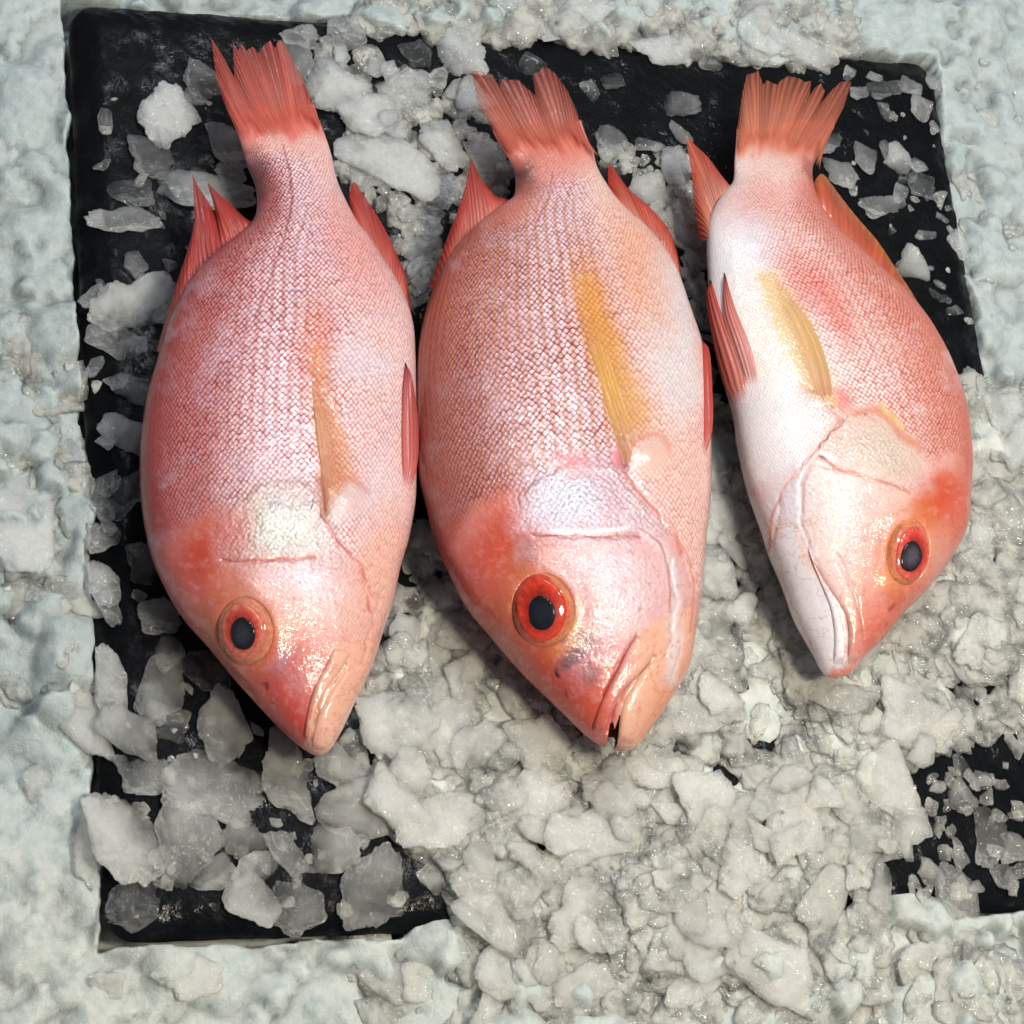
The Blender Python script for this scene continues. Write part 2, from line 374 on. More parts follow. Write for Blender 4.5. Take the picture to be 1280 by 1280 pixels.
def fish_one(p):
    paint_common(p, dict(flank=(238, 218, 218), flank_edge=(190, 84, 78), belly=(240, 216, 208), belly_edge=(222, 118, 100),
                         back=(190, 110, 104), back_edge=(136, 46, 42), ridge=(156, 52, 48)), -1, 1)
    st = .5 + .5 * np.cos(p.suv_y * 2 * math.pi / 2.83)
    zone = sstep(.08, .2, p.sn) * sstep(.62, .45, p.sn) * sstep(.35, .0, p.tn)
    p.put(zone * st ** 3 * .5, (194, 96, 82), (160, 62, 52))
    p.mottle(26, .35, .5, 3, col=(214, 198, 212), edge=(196, 130, 140))
    p.ell(450, 300, 40, 70, -20, .5, col=(226, 150, 140), edge=(214, 105, 92))
    p.ell(462, 455, 40, 24, 20, .5, .9, col=(226, 226, 236), edge=(230, 190, 186), scale=.4)
    p.ell(480, 610, 22, 36, 0, .7, col=(236, 220, 220), edge=(228, 160, 150), scale=.5)
    p.ell(395, 430, 24, 60, 5, .6, col=(224, 140, 112), edge=(205, 95, 75))
    # tail root
    p.ell(352, 172, 60, 22, 8, .9, col=(240, 196, 182), edge=(228, 150, 132), scale=.5)
    p.ell(350, 150, 60, 14, 8, .8, col=(222, 116, 98), scale=.1)
    p.ell(321, 224, 15, 27, -6, .85, col=(104, 48, 46), edge=(84, 34, 34))
    p.line([(354, 180), (362, 215), (366, 245), (362, 270), (350, 315), (335, 355), (318, 400)], 1.6, .7, col=(170, 90, 80), edge=(150, 60, 52))
    # head
    p.poly([(205, 690), (240, 655), (285, 640), (320, 640), (420, 690), (470, 720), (480, 800), (400, 950), (300, 880), (220, 770)], 14, 1, col=(222, 150, 138), scale=.12, silver=.15, wrinkle=.35)
    p.ell(232, 730, 40, 60, -28, .9, col=(208, 116, 106), scale=.1, wrinkle=.15)
    p.ell(262, 690, 34, 38, 20, .95, col=(196, 78, 54), scale=.1)
    p.ell(292, 735, 22, 20, 0, .9, col=(206, 92, 50), scale=.05)
    p.ell(380, 742, 75, 48, 12, .95, col=(242, 220, 218), scale=.2, silver=.55, wrinkle=.85)
    p.ell(395, 790, 40, 40, 0, .6, col=(226, 170, 158), scale=.1, wrinkle=.5)
    p.poly([(280, 700), (272, 672), (292, 640), (330, 604), (366, 590), (394, 606), (404, 640), (440, 690), (436, 706), (380, 697)], 20, .9, col=(212, 196, 190), edge=(206, 146, 138), scale=.55, silver=.7, wrinkle=1)
    p.ell(352, 660, 44, 30, 0, .8, col=(212, 222, 206), edge=(206, 205, 190), scale=.35, silver=1)
    p.ell(318, 625, 12, 10, 0, .25, col=(216, 200, 140))
    p.ell(292, 668, 22, 30, 30, .7, col=(214, 122, 112), edge=(196, 90, 80), scale=.3)
    p.ell(470, 730, 34, 90, 14, .95, col=(240, 198, 178), edge=(226, 146, 124), scale=.55, silver=.05, wrinkle=.4)
    p.ell(310, 792, 52, 62, 0, .8, col=(212, 120, 74), scale=0, wrinkle=.1)
    p.ell(362, 850, 40, 44, 35, .9, col=(206, 92, 80), scale=0, wrinkle=.25)
    p.ell(380, 848, 22, 26, 35, .55, col=(214, 150, 150), scale=0, wrinkle=.5)
    p.ell(372, 905, 22, 34, -30, .9, col=(206, 76, 62), scale=0, wrinkle=.1)
    p.ell(335, 878, 20, 40, -48, .7, col=(210, 96, 82), scale=0)
    p.ell(352, 826, 10, 18, 30, .5, col=(168, 140, 160))
    p.ell(331, 856, 2, 5, -35, .8, .6, col=(90, 46, 50)); p.ell(342, 880, 2, 3.5, -20, .5, .6, col=(110, 56, 58))
    p.poly([(418, 806), (446, 800), (478, 800), (450, 870), (420, 930), (400, 948), (384, 934), (392, 870)], 6, .95, col=(240, 190, 164), scale=0, silver=0, wrinkle=.1)
    p.line([(278, 700), (300, 702), (330, 700), (365, 698), (392, 697)], 2.4, .8, col=(196, 96, 84), scale=0)
    p.line([(396, 636), (405, 652), (420, 676), (436, 690), (452, 708), (460, 735), (462, 765)], 2.6, .7, col=(206, 96, 84), scale=0)
    p.ell(432, 625, 24, 20, 0, .85, col=(238, 208, 200), scale=.1, silver=.3, wrinkle=.7)
    p.line([(403, 600), (405, 622), (406, 640)], 4, .8, col=(178, 92, 74), scale=0)
    p.line([(420, 612), (432, 601), (446, 600), (456, 612)], 5, .5, col=(206, 128, 118), scale=0)
    p.line([(380, 932), (384, 906), (392, 880), (404, 855), (420, 830)], 1.6, .6, col=(206, 110, 92))
    p.poly([(386, 430), (400, 430), (420, 510), (444, 582), (452, 602), (430, 606), (405, 640), (396, 560), (388, 470)], 9, 0.7, col=(224, 160, 100), scale=.45)
    finish(p, (231, 134, 118))
def fish_two(p):
    paint_common(p, dict(flank=(236, 214, 214), flank_edge=(176, 88, 80), belly=(240, 214, 200), belly_edge=(228, 150, 116),
                         back=(186, 110, 100), back_edge=(126, 50, 42), ridge=(160, 60, 52)), -1, 1)
    st = .5 + .5 * np.cos(p.suv_y * 2 * math.pi / 2.83)
    zone = sstep(.03, .12, p.sn) * sstep(.66, .5, p.sn) * sstep(.45, .2, p.tn)
    p.put(zone * st ** 3 * .62, (196, 130, 80), (170, 98, 58))
    p.mottle(30, .3, .54, 3, col=(220, 210, 222), edge=(196, 140, 144))
    p.ell(560, 560, 45, 130, 4, .6, col=(178, 116, 104), edge=(126, 60, 52))
    p.poly([(800, 320), (850, 325), (872, 400), (880, 500), (848, 540), (815, 470), (800, 400)], 18, .8, col=(228, 228, 230), edge=(236, 178, 146), scale=.45)
    p.ell(800, 345, 30, 70, -15, .6, col=(232, 176, 140), edge=(218, 130, 90), scale=.8)
    p.ell(745, 400, 22, 80, -12, .75, col=(220, 150, 90), edge=(206, 120, 64))
    p.ell(850, 600, 45, 60, 0, .7, col=(240, 208, 196), edge=(224, 136, 116), scale=.75, wrinkle=.4)
    p.ell(690, 200, 70, 26, -14, .85, col=(226, 150, 132), edge=(212, 116, 98), scale=.35)
    p.ell(682, 172, 70, 14, -14, .8, col=(206, 110, 88), scale=.05)
    p.ell(649, 212, 17, 22, -10, .9, col=(94, 44, 40), edge=(72, 30, 28))
    p.ell(630, 262, 50, 16, -10, .5, col=(220, 140, 120), edge=(206, 116, 96), scale=.2)
    p.line([(690, 215), (686, 245), (672, 275), (655, 318), (640, 360), (620, 400)], 1.5, .5, col=(176, 110, 96))
    p.poly([(560, 690), (590, 640), (640, 615), (665, 640), (780, 640), (850, 680), (872, 760), (860, 840), (800, 940), (740, 930), (640, 830)], 12, 1, col=(228, 156, 144), scale=.1, silver=.15, wrinkle=.4)
    p.ell(600, 740, 40, 70, -28, .9, col=(216, 112, 100), scale=0, wrinkle=.1)
    p.ell(632, 672, 36, 50, 15, .95, col=(206, 84, 58), scale=.05)
    p.ell(654, 700, 16, 34, 10, .8, col=(200, 96, 40), scale=0)
    p.ell(760, 735, 78, 62, 0, .95, col=(243, 220, 220), scale=.15, silver=.6, wrinkle=1)
    p.ell(715, 760, 36, 50, -20, .6, col=(226, 190, 196), scale=.05, silver=.5, wrinkle=1)
    p.poly([(642, 660), (650, 625), (690, 584), (735, 566), (768, 578), (790, 612), (835, 664), (800, 672), (700, 672)], 22, .9, col=(220, 200, 204), edge=(204, 140, 142), scale=.5, silver=.8, wrinkle=1)
    p.ell(705, 625, 40, 34, 0, .7, col=(206, 216, 222), edge=(180, 160, 170), scale=.4, silver=1)
    p.ell(716, 580, 26, 18, 0, .7, col=(234, 160, 158), scale=.3, silver=.3)
    p.ell(660, 690, 14, 16, 0, .6, col=(176, 160, 176))
    p.ell(678, 764, 54, 62, 0, .85, col=(208, 112, 62), scale=0, wrinkle=.1)
    p.ell(705, 812, 32, 13, -38, .9, col=(226, 160, 60), scale=0)
    p.ell(712, 800, 6, 26, 15, .8, col=(228, 168, 60), scale=0)
    p.ell(690, 862, 44, 60, -35, .85, col=(200, 70, 56), scale=0, wrinkle=.15)
    p.ell(735, 815, 30, 34, 30, .7, col=(206, 150, 158), scale=0, silver=.3, wrinkle=1)
    p.mottle(12, .0, .5, 9)
    for cx, cy, rx, ry in ((716, 822, 22, 9), (732, 800, 10, 14), (742, 845, 10, 14), (706, 800, 5, 5)):
        p.ell(cx, cy, rx, ry, -35, .75, col=(112, 92, 102))
    p.ell(699, 841, 2.6, 7, -28, .95, .5, col=(52, 28, 36)); p.ell(707, 866, 2.5, 5, -28, .6, .6, col=(100, 46, 56))
    p.ell(742, 890, 24, 44, 20, .8, col=(214, 92, 66), scale=0, wrinkle=.1)
    p.poly([(800, 788), (830, 770), (866, 760), (868, 800), (855, 840), (828, 888), (790, 936), (770, 928), (775, 890), (790, 840)], 7, .95, col=(240, 190, 160), scale=0, silver=.05, wrinkle=.15)
    p.ell(835, 880, 20, 70, 24, .6, col=(238, 160, 120), scale=0)
    p.line([(812, 668), (832, 690), (842, 715), (846, 745), (842, 780), (846, 800), (838, 850)], 9, .8, col=(240, 228, 224), scale=0, silver=.3, wrinkle=.3)
    p.line([(800, 660), (826, 680), (834, 706), (838, 735), (838, 765)], 1.6, .7, col=(200, 110, 100))
    p.line([(846, 668), (862, 700), (868, 740), (862, 790)], 1.6, .6, col=(214, 130, 112))
    p.line([(692, 664), (720, 666), (750, 664), (785, 660)], 3, .85, col=(246, 240, 240), silver=.8, scale=0)
    p.line([(668, 668), (700, 670), (750, 671), (800, 670)], 1.8, .7, col=(190, 100, 90), scale=0)
    p.line([(778, 590), (800, 618), (822, 640), (840, 660), (852, 690)], 3, .6, col=(222, 120, 100), scale=0)
    p.ell(812, 570, 24, 20, -30, .85, col=(240, 204, 184), scale=.05, wrinkle=.3)
    p.line([(777, 545), (781, 565), (780, 582)], 4, .9, col=(150, 84, 56), scale=0)
    p.line([(800, 548), (816, 541), (830, 548), (836, 562)], 5, .5, col=(222, 140, 116), scale=0)
    p.ell(771, 572, 7, 16, 8, .8, col=(232, 142, 146), scale=0)
    p.line([(796, 792), (780, 820), (764, 850), (750, 880), (741, 912)], 1.6, .7, col=(180, 80, 66))
    p.poly([(716, 345), (742, 345), (785, 440), (812, 505), (812, 530), (774, 540), (755, 500), (727, 400)], 15, 0.7, col=(228, 172, 78), scale=.45)
    finish(p, (222, 130, 110))
def fish_three(p):
    paint_common(p, dict(flank=(246, 226, 222), flank_edge=(220, 124, 108), belly=(248, 243, 242), belly_edge=(242, 220, 217),
                         back=(222, 152, 138), back_edge=(184, 88, 66), ridge=(212, 106, 84)), 1, 1)
    st = .5 + .5 * np.cos(p.suv_y * 2 * math.pi / 2.83)
    zone = sstep(.15, .3, p.sn) * sstep(.7, .55, p.sn) * sstep(-.1, .2, p.tn)
    p.put(zone * st ** 3 * .45, (216, 130, 96), (196, 96, 64))
    p.mottle(30, .5, .52, 3, col=(240, 222, 222), edge=(226, 170, 164))
    p.ell(960, 200, 40, 45, 0, .8, col=(238, 206, 196), edge=(228, 166, 152), scale=.35)
    p.ell(940, 260, 50, 34, 10, .6, col=(230, 166, 158), edge=(218, 128, 120), scale=.5)
    p.ell(955, 305, 26, 40, -35, .7, col=(232, 232, 240), scale=.3)
    p.ell(920, 345, 28, 60, -8, .8, col=(238, 236, 240), scale=.2)
    p.ell(1010, 360, 30, 60, -30, .6, col=(226, 138, 126), edge=(206, 92, 80), scale=.9)
    p.ell(1040, 395, 26, 46, -25, .5, col=(226, 120, 100), edge=(210, 86, 66))
    p.ell(1030, 430, 20, 50, -20, .7, col=(240, 236, 238), edge=(230, 180, 170))
    p.ell(972, 180, 60, 15, 14, .8, col=(220, 128, 102), scale=.05)
    p.ell(936, 172, 20, 16, 0, .6, col=(240, 200, 190))
    p.ell(1012, 214, 9, 14, -20, .6, col=(150, 84, 66), edge=(140, 70, 50))
    p.ell(950, 420, 24, 70, -16, .7, col=(240, 222, 208), scale=.15)
    p.ell(960, 530, 45, 50, 0, .7, col=(247, 240, 241), scale=.25, wrinkle=.2)
    p.poly([(930, 610), (990, 590), (1050, 515), (1100, 510), (1160, 580), (1190, 570), (1212, 600), (1200, 680), (1120, 790), (1060, 848), (1020, 830), (965, 690)], 12, 1, col=(242, 206, 196), scale=.1, silver=.1, wrinkle=.35)
    p.ell(1198, 640, 22, 60, 10, .9, col=(222, 122, 100), scale=0, wrinkle=.1)
    p.ell(1172, 622, 24, 40, 25, .95, col=(218, 92, 56), scale=.05)
    p.ell(1150, 650, 16, 24, 20, .6, col=(226, 130, 70), scale=0)
    p.poly([(1160, 610), (1140, 565), (1100, 520), (1065, 514), (1045, 535), (1020, 566), (1060, 590), (1120, 605)], 20, .9, col=(228, 196, 186), edge=(214, 150, 138), scale=.4, silver=.4, wrinkle=.9)
    p.ell(1102, 565, 40, 28, 20, .7, col=(224, 218, 200), scale=.3, silver=.5)
    p.line([(1070, 516), (1096, 512), (1110, 524), (1126, 545), (1150, 560)], 6, .7, col=(222, 140, 104), scale=.2)
    p.line([(1100, 506), (1118, 524), (1126, 536)], 3, .7, col=(232, 200, 120), scale=.2)
    p.ell(1050, 650, 55, 55, 0, .9, col=(248, 228, 224), scale=.1, silver=.25, wrinkle=.6)
    p.ell(1095, 690, 28, 60, -10, .7, col=(232, 176, 160), scale=.05, wrinkle=.4)
    p.ell(1133, 692, 38, 54, 8, .85, col=(226, 130, 78), scale=0, wrinkle=.1)
    p.ell(1120, 740, 22, 12, 40, .8, col=(232, 170, 70), scale=0)
    p.ell(1100, 785, 40, 50, 35, .9, col=(220, 112, 90), scale=0, wrinkle=.15)
    p.ell(1140, 745, 40, 24, -52, .7, col=(224, 124, 102), scale=0)
    p.ell(1090, 745, 18, 36, -12, .6, col=(236, 160, 146), scale=0)
    p.poly([(964, 680), (990, 640), (1004, 700), (1040, 745), (1060, 785), (1060, 838), (1030, 842), (990, 765)], 7, .95, col=(244, 238, 240), scale=0, silver=.15, wrinkle=.15)
    p.ell(985, 620, 30, 40, 20, .85, col=(236, 228, 236), scale=.05, silver=.25, wrinkle=.4)
    p.line([(1044, 574), (1020, 566), (1004, 580), (996, 610), (996, 645), (1006, 672), (1018, 690)], 5, .7, col=(244, 236, 240), scale=0, silver=.4)
    p.line([(1050, 588), (1016, 582), (1006, 605), (1004, 640)], 1.6, .6, col=(214, 140, 130))
    p.line([(960, 690), (964, 650), (980, 610), (1005, 580), (1035, 548), (1052, 525)], 2, .7, col=(214, 132, 120), scale=0)
    p.line([(1024, 569), (1050, 588), (1080, 595), (1105, 602), (1136, 614)], 2.2, .7, col=(214, 122, 106), scale=0)
    p.line([(975, 715), (990, 752), (1008, 795), (1024, 828)], 2, .5, col=(206, 170, 172))
    p.line([(1007, 674), (1010, 690), (1016, 704)], 1.6, .6, col=(196, 150, 150))
    p.line([(1056, 500), (1044, 486), (1020, 488), (1000, 482)], 4, .4, col=(214, 150, 140), scale=0)
    p.ell(1050, 842, 18, 9, -20, .8, col=(228, 126, 96), scale=0)
    p.ell(1113, 758, 2.4, 7, 20, .6, .6, col=(150, 60, 48)); p.ell(1105, 783, 2, 4, 20, .5, .6, col=(150, 70, 60))
    p.ell(1050, 505, 14, 20, 20, .6, col=(226, 110, 100))
    p.poly([(945, 340), (969, 340), (1010, 398), (1033, 450), (1045, 513), (1002, 484), (972, 425)], 9, 0.75, col=(236, 200, 128), scale=.45)
    finish(p, (230, 150, 124))

def make_fish(d):
    zm = d['zm']; A = np.array(d['A'], float); B = np.array(d['B'], float)
    ax = B - A; LEN = np.linalg.norm(ax); ax = ax / LEN; pe = np.array((-ax[1], ax[0])) * -1   # pe points to the photo's right
    if pe[0] < 0: pe = -pe
    root_loc = at(*(A * .45 + B * .55), 0.0)
    root = bpy.data.objects.new('red_fish', None); COL.objects.link(root); root.location = root_loc
    root.empty_display_size = .03
    root['label'] = d['label']; root['category'] = 'fish'; root['group'] = 'whole red fish laid out on the slate board'
    NS, MT, MB = 560, 250, 46
    k = np.linspace(0, 1, NS); s = -.045 + 1.045 * (1 - (1 - k) ** 1.25)
    def edge(pts):
        p = poly_sample(pts, 400, True); rs = (p - A) @ ax / LEN; rt = (p - A) @ pe
        rs = np.maximum.accumulate(rs + np.arange(len(rs)) * 1e-7)
        return np.interp(s, rs, rt)
    tL, tR = edge(d['L']), edge(d['R'])
    ker = np.exp(-np.linspace(-2, 2, 9) ** 2); ker /= ker.sum()
    def sm(v): return np.convolve(np.pad(v, 4, 'edge'), ker, 'valid')
    wtip = sstep(1.0, .975, s)
    tL = sm(tL) * wtip + tL * (1 - wtip); tR = sm(tR) * wtip + tR * (1 - wtip)
    b = np.interp(s, d.get('bs', (-.05, -.03, 0, .08, .2, .35, .5, .65, .76, .86, .94, .98, 1.0)),
                  d.get('bv', (.0003, .0012, .0038, .008, .0145, .0215, .026, .028, .0265, .0215, .0145, .009, .003))) * d['thick'] * .94
    bk = np.exp(-np.linspace(-2, 2, 41) ** 2); bk /= bk.sum()
    b = np.convolve(np.pad(b, 20, 'edge'), bk, 'valid')
    b = np.minimum(b, (tR - tL) * MPP * .48 + .0006)
    th = np.concatenate((np.linspace(math.pi, 0, MT), -np.linspace(0, math.pi, MB + 2)[1:-1]))
    NV = len(th)
    c = np.cos(th); sn_ = np.sin(th)
    z = np.where(sn_ > 0, np.abs(sn_) ** .8, -np.abs(sn_) ** .9 * .95)
    t = (tL[:, None] + tR[:, None]) / 2 + (tR - tL)[:, None] / 2 * c[None, :]
    s2 = s[:, None] + (.018 * (fbm2(th * 5, th * 0, d['seed'], 3) - .35))[None] * np.exp(-(s - s[0]) / .02)[:, None] * (sn_ > 0)[None]
    pm = A[None, None] + (s2 * LEN)[..., None] * ax + t[..., None] * pe
    P = at(pm[..., 0], pm[..., 1], zm); P[..., 2] += b[:, None] * z[None, :]
    P = P.reshape(-1, 3)
    faces = grid_faces(NS, NV, True)
    # smooth normals
    G = P.reshape(NS, NV, 3)
    du = np.gradient(G, axis=0); dv = np.roll(G, -1, 1) - np.roll(G, 1, 1)
    N = np.cross(dv, du); ln = np.linalg.norm(N, axis=-1, keepdims=True); N = (N / np.maximum(ln, 1e-12)).reshape(-1, 3)
    if N.reshape(NS, NV, 3)[NS // 2, MT // 2, 2] < 0: N = -N
    topmask = np.repeat((sn_ >= 0)[None], NS, 0).ravel()
    bvh = BVHTree.FromPolygons([tuple(v) for v in G[::3, ::2].reshape(-1, 3)], [tuple(f) for f in grid_faces(len(G[::3]), len(G[0, ::2]), True).tolist()])

    # coordinates along / across the fish for scale rows and painting
    wid = (tR - tL)
    def frame(Pw):
        q = np.array(Pw, float); q[..., 2] = zm
        x, y = proj(q); r = np.stack((x, y), -1) - A
        ss = r @ ax / LEN; tt = r @ pe
        l_ = np.interp(ss, s, tL); r_ = np.interp(ss, s, tR)
        tn = (tt - (l_ + r_) / 2) / np.maximum((r_ - l_) / 2, 3)
        return ss, tt, np.clip(tn, -1, 1), (l_ + r_) / 2
    def suv_of(Pw, Pz=None):
        ss, tt, tn, mid = frame(Pw)
        size = d['scale_px'] * np.interp(ss, (0, .12, .35, .7, 1), (.62, .72, 1, .95, .7))
        grid = np.linspace(-.05, 1.05, 400); gs = d['scale_px'] * np.interp(grid, (0, .12, .35, .7, 1), (.62, .72, 1, .95, .7))
        X = np.interp(ss, grid, np.cumsum(LEN * (grid[1] - grid[0]) / gs))
        # unroll the girth so the scales are not squeezed on the flanks
        half = np.interp(ss, s, wid) / 2
        Y = np.arcsin(np.clip(tn, -1, 1)) * half * 1.05 / size
        return np.stack((X * .95, Y, 0 * X), -1)
    def colours(Pw):
        x, y = proj(Pw); ss, tt, tn, mid = frame(Pw)
        p = Paint(x, y, ss, tn, d['seed']); p.suv_y = suv_of(Pw)[:, 1]
        d['paint'](p)
        g = p.col.mean(1, keepdims=True); p.col = np.clip(g + (p.col - g) * 1.08, 0, 1) ** 1.12 * .94 * np.array(d.get('hue', (1, .97, 1.05)))
        g = p.edge.mean(1, keepdims=True); p.edge = np.clip(g + (p.edge - g) * 1.15, 0, 1) ** 1.24 * .9
        return p
    def attr4(c): return np.c_[np.clip(c, 0, 1), np.ones(len(c))]

    # relief of the skin
    x, y = proj(P)
    disp = (fbm2(x / 60, y / 60, d['seed'] + 5, 3) - .5) * .0012
    gxw = x + (fbm2(x / 16, y / 16, d['seed'] + 15, 3) - .5) * 11; gyw = y + (fbm2(x / 16, y / 16, d['seed'] + 16, 3) - .5) * 11
    for pts, w, a in d['grooves']:
        disp = disp + d.get('groove', .7) * a * np.exp(-(seg_dist(gxw, gyw, pts) / w) ** 2)
    for cx, cy, rx, ry, a in d['bumps']:
        r = np.sqrt(((x - cx) / rx) ** 2 + ((y - cy) / ry) ** 2); disp = disp + a * np.exp(-r ** 2)
    ex, ey, erx, ery, ea = d['eye']
    ca, sa = math.cos(math.radians(ea)), math.sin(math.radians(ea))
    er = np.sqrt((((x - ex) * ca + (y - ey) * sa) / erx) ** 2 + ((-(x - ex) * sa + (y - ey) * ca) / ery) ** 2)
    disp = disp + .0016 * np.exp(-((er - 1.05) / .45) ** 2) - .004 * sstep(1.0, .85, er)
    q = b / b.max(); fade = np.repeat(sstep(.12, .4, q)[:, None], NV, 1).ravel() * np.repeat(sstep(0, .35, np.abs(sn_))[None], NS, 0).ravel()
    P2 = P + N * (disp * fade * topmask)[:, None]
    keep = np.ones(len(faces), bool)
    if 'notch' in d:
        fx, fy = x[faces].mean(1), y[faces].mean(1)
        keep &= ~inside(fx, fy, d['notch'])
        ss = frame(P)[0]
        m3 = P.copy(); m3[:, 2] = zm; mx, my = proj(m3)
        keep &= ~inside(mx[faces].mean(1), my[faces].mean(1), d['notch'])
    pc = colours(P2)
    body = make_mesh('body', P2, faces[keep], M_SKIN, dict(col=attr4(pc.col), edge=attr4(pc.edge), msk=pc.m, suv=suv_of(P2)), parent=root, loc=root_loc)

    def on_body(px, py):
        hit = bvh.ray_cast(Vector(CAM), Vector(ray(px, py)))
        if hit[0] is None:
            return at(px, py, zm), np.array((0, 0, 1.0))
        n = np.array(hit[1]); n = n if n[2] > 0 else -n
        return np.array(hit[0]), n
    def strip(name, ea_, eb_, nu, nv, hfn, where='body', mat=M_FIN, colf=None, smooth=True, parent=root, z0=zm, skin=False, mskf=None):
        a = poly_sample(ea_, nu, smooth); bb = poly_sample(eb_, nu, smooth)
        U, V = np.meshgrid(np.linspace(0, 1, nu), np.linspace(0, 1, nv), indexing='ij')
        if skin and name == 'gill_cover':
            jt = lambda e, q: e + np.stack((fbm2(e[:, 0] / 14, e[:, 1] / 14, q, 3) - .5, fbm2(e[:, 0] / 14, e[:, 1] / 14, q + 9, 3) - .5), 1) * 13
            bb = jt(bb, d['seed'])
        Q = a[:, None] * (1 - V[..., None]) + bb[:, None] * V[..., None]
        h = hfn(U, V)
        if where == 'plane':
            W = at(Q[..., 0], Q[..., 1], z0)
            if name == 'tail_fin':
                W[..., 2] += np.interp(frame(W)[0], s, b)
            W[..., 2] += h
        else:
            W = np.zeros((nu, nv, 3)); NN = np.zeros((nu, nv, 3))
            for i in range(nu):
                for j in range(nv):
                    W[i, j], NN[i, j] = on_body(*Q[i, j])
            for _ in range(3):
                NN[1:-1] = (NN[:-2] + NN[1:-1] + NN[2:]) / 3; NN[:, 1:-1] = (NN[:, :-2] + NN[:, 1:-1] + NN[:, 2:]) / 3
            NN /= np.linalg.norm(NN, axis=-1, keepdims=True)
            W = W + NN * h[..., None]
        Wf = W.reshape(-1, 3)
        if skin:
            pc = colours(Wf); at_ = dict(col=attr4(pc.col), edge=attr4(pc.edge), msk=pc.m, suv=suv_of(Wf))
        else:
            cc = colf(U, V, Q).reshape(-1, 3); mk = np.zeros((len(Wf), 3))
            ry_ = .5 + .5 * np.sin(U * d.get('rays', 26) * 2 * math.pi) if mskf is None else mskf(U, V)[0]
            mk[:, 0] = ry_.ravel()
            if mskf is not None: mk[:, 1] = mskf(U, V)[1].ravel()
            at_ = dict(col=attr4(cc), msk=mk)
        return make_mesh(name, Wf, grid_faces(nu, nv), mat, at_, parent=parent, loc=root_loc)

    def raycol(c0, c1, c2, seed, freq=22, dark=.25, hold=0.0):
        """c0 at the base, c1 half way, c2 at the tip, streaked along the rays"""
        def f(U, V, Q):
            v = V[..., None]; v = np.clip((v - hold) / (1 - hold), 0, 1); a = lin(c0) * (1 - v) + lin(c1) * v; bcol = lin(c1) * (1 - v) + lin(c2) * v
            c = a * (1 - v) + bcol * v
            n = fbm2(U * freq, V * 1.6, seed, 3); fine = .5 + .5 * np.sin(U * freq * 6.28 + 3 * fbm2(U * 6, V * 2, seed + 3, 2))
            return c * (1 + (n - .5) * .75)[..., None] * (1 - dark * (1 - fine) * .35)[..., None]
        return f
    def raymask(freq, thin0, thin1, seed=1, fade=False):
        def f(U, V):
            r = .5 + .5 * np.sin(U * freq * 6.28 + 3 * fbm2(U * 6, V * 2, seed + 3, 2))
            th_ = np.clip((thin0 + (thin1 - thin0) * V ** 2) * (1.25 - .6 * r), 0, .9)
            if fade: th_ = np.maximum(th_, sstep(.42, .12, V + (fbm2(U * 22, V * 2, seed + 4, 3) - .5) * .22))
            return r, th_
        return f
    sd = d['seed']
    for i, fn in enumerate(d['fins']):
        name, base, tip, cols, thin, sm_, amp = fn
        nu = 260 if name == 'tail_fin' else 150
        fr = 44 if name == 'tail_fin' else 24
        strip(name, base, tip, nu, 46, lambda U, V, amp=amp, fr=fr: amp * np.sin(U * 9 + 2 * V) * .0012 + (.5 + .5 * np.sin(U * fr * 6.28)) * .00014 - V * V * .004 * amp,
              'plane', M_FIN, raycol(*cols, sd + i * 7, fr, hold=.25 if name == 'tail_fin' else 0.0), smooth=sm_, mskf=raymask(fr, 0, thin, sd + i * 7, name == 'tail_fin'), z0=zm + (.0015 if name == 'tail_fin' else .0005))
    # pectoral fin lying on the flank: thin, its rim stands a little proud
    L_, R_, cols, thin = d['pectoral']
    strip('pectoral_fin', L_, R_, 90, 44, lambda U, V: .0006 * (sstep(0, .08, V) * sstep(1, .6, V)) * sstep(0, .3, U) + .0001 * np.sin(V * 60) * sstep(0, .1, V) * sstep(1, .8, V) - .0001,
          'body', M_FIN, lambda U, V, Q: cols(U, V, Q), mskf=lambda U, V: (.5 + .5 * np.sin(V * 62), np.clip(thin(U, V), 0, .98)))
    for i, (L_, R_, c) in enumerate(d['pelvic']):
        strip('pelvic_fin', L_, R_, 80, 26, lambda U, V: .0002 + .0022 * np.sin(np.pi * np.clip(V, 0, 1)) ** .6 * sstep(0, .1, U) * sstep(1, .8, U) + .0004 * np.sin(V * 30),
              'body', M_FIN, lambda U, V, Q, c=c, i=i: (lin(c[0]) * (1 - U[..., None]) + lin(c[1]) * U[..., None]) * (.72 + .55 * fbm2(V * 9, U * 2, sd + 40 + i, 3) * 1.0 + .12 * np.sin(V * 30))[..., None]
              * (1 - .85 * sstep(.06, .0, U))[..., None],
              mskf=lambda U, V: (.5 + .5 * np.sin(V * 30), .85 * sstep(.8, 1.0, U) + .12))
    # gill cover plate with a free rear edge
    strip('gill_cover', d['gill'][0], d['gill'][1], 130, 70, lambda U, V: (.0002 + .0006 * V) * sstep(1.02, .86, V) * sstep(0, .2, U) * sstep(1, .8, U) * sstep(0, .06, V) - .0001,
          'body', M_SKIN, skin=True)
    for nm, (L_, R_), hh in (('upper_jaw', d['maxilla'], .0016), ('lower_jaw', d['jaw'], .0016)):
        strip(nm, L_, R_, 90, 34, lambda U, V, hh=hh: hh * (np.clip(1 - (2 * V - 1) ** 4, 0, 1)) ** .6 * sstep(0, .08, U) * sstep(1, .9, U) - .0002,
              'body', M_SKIN, skin=True)
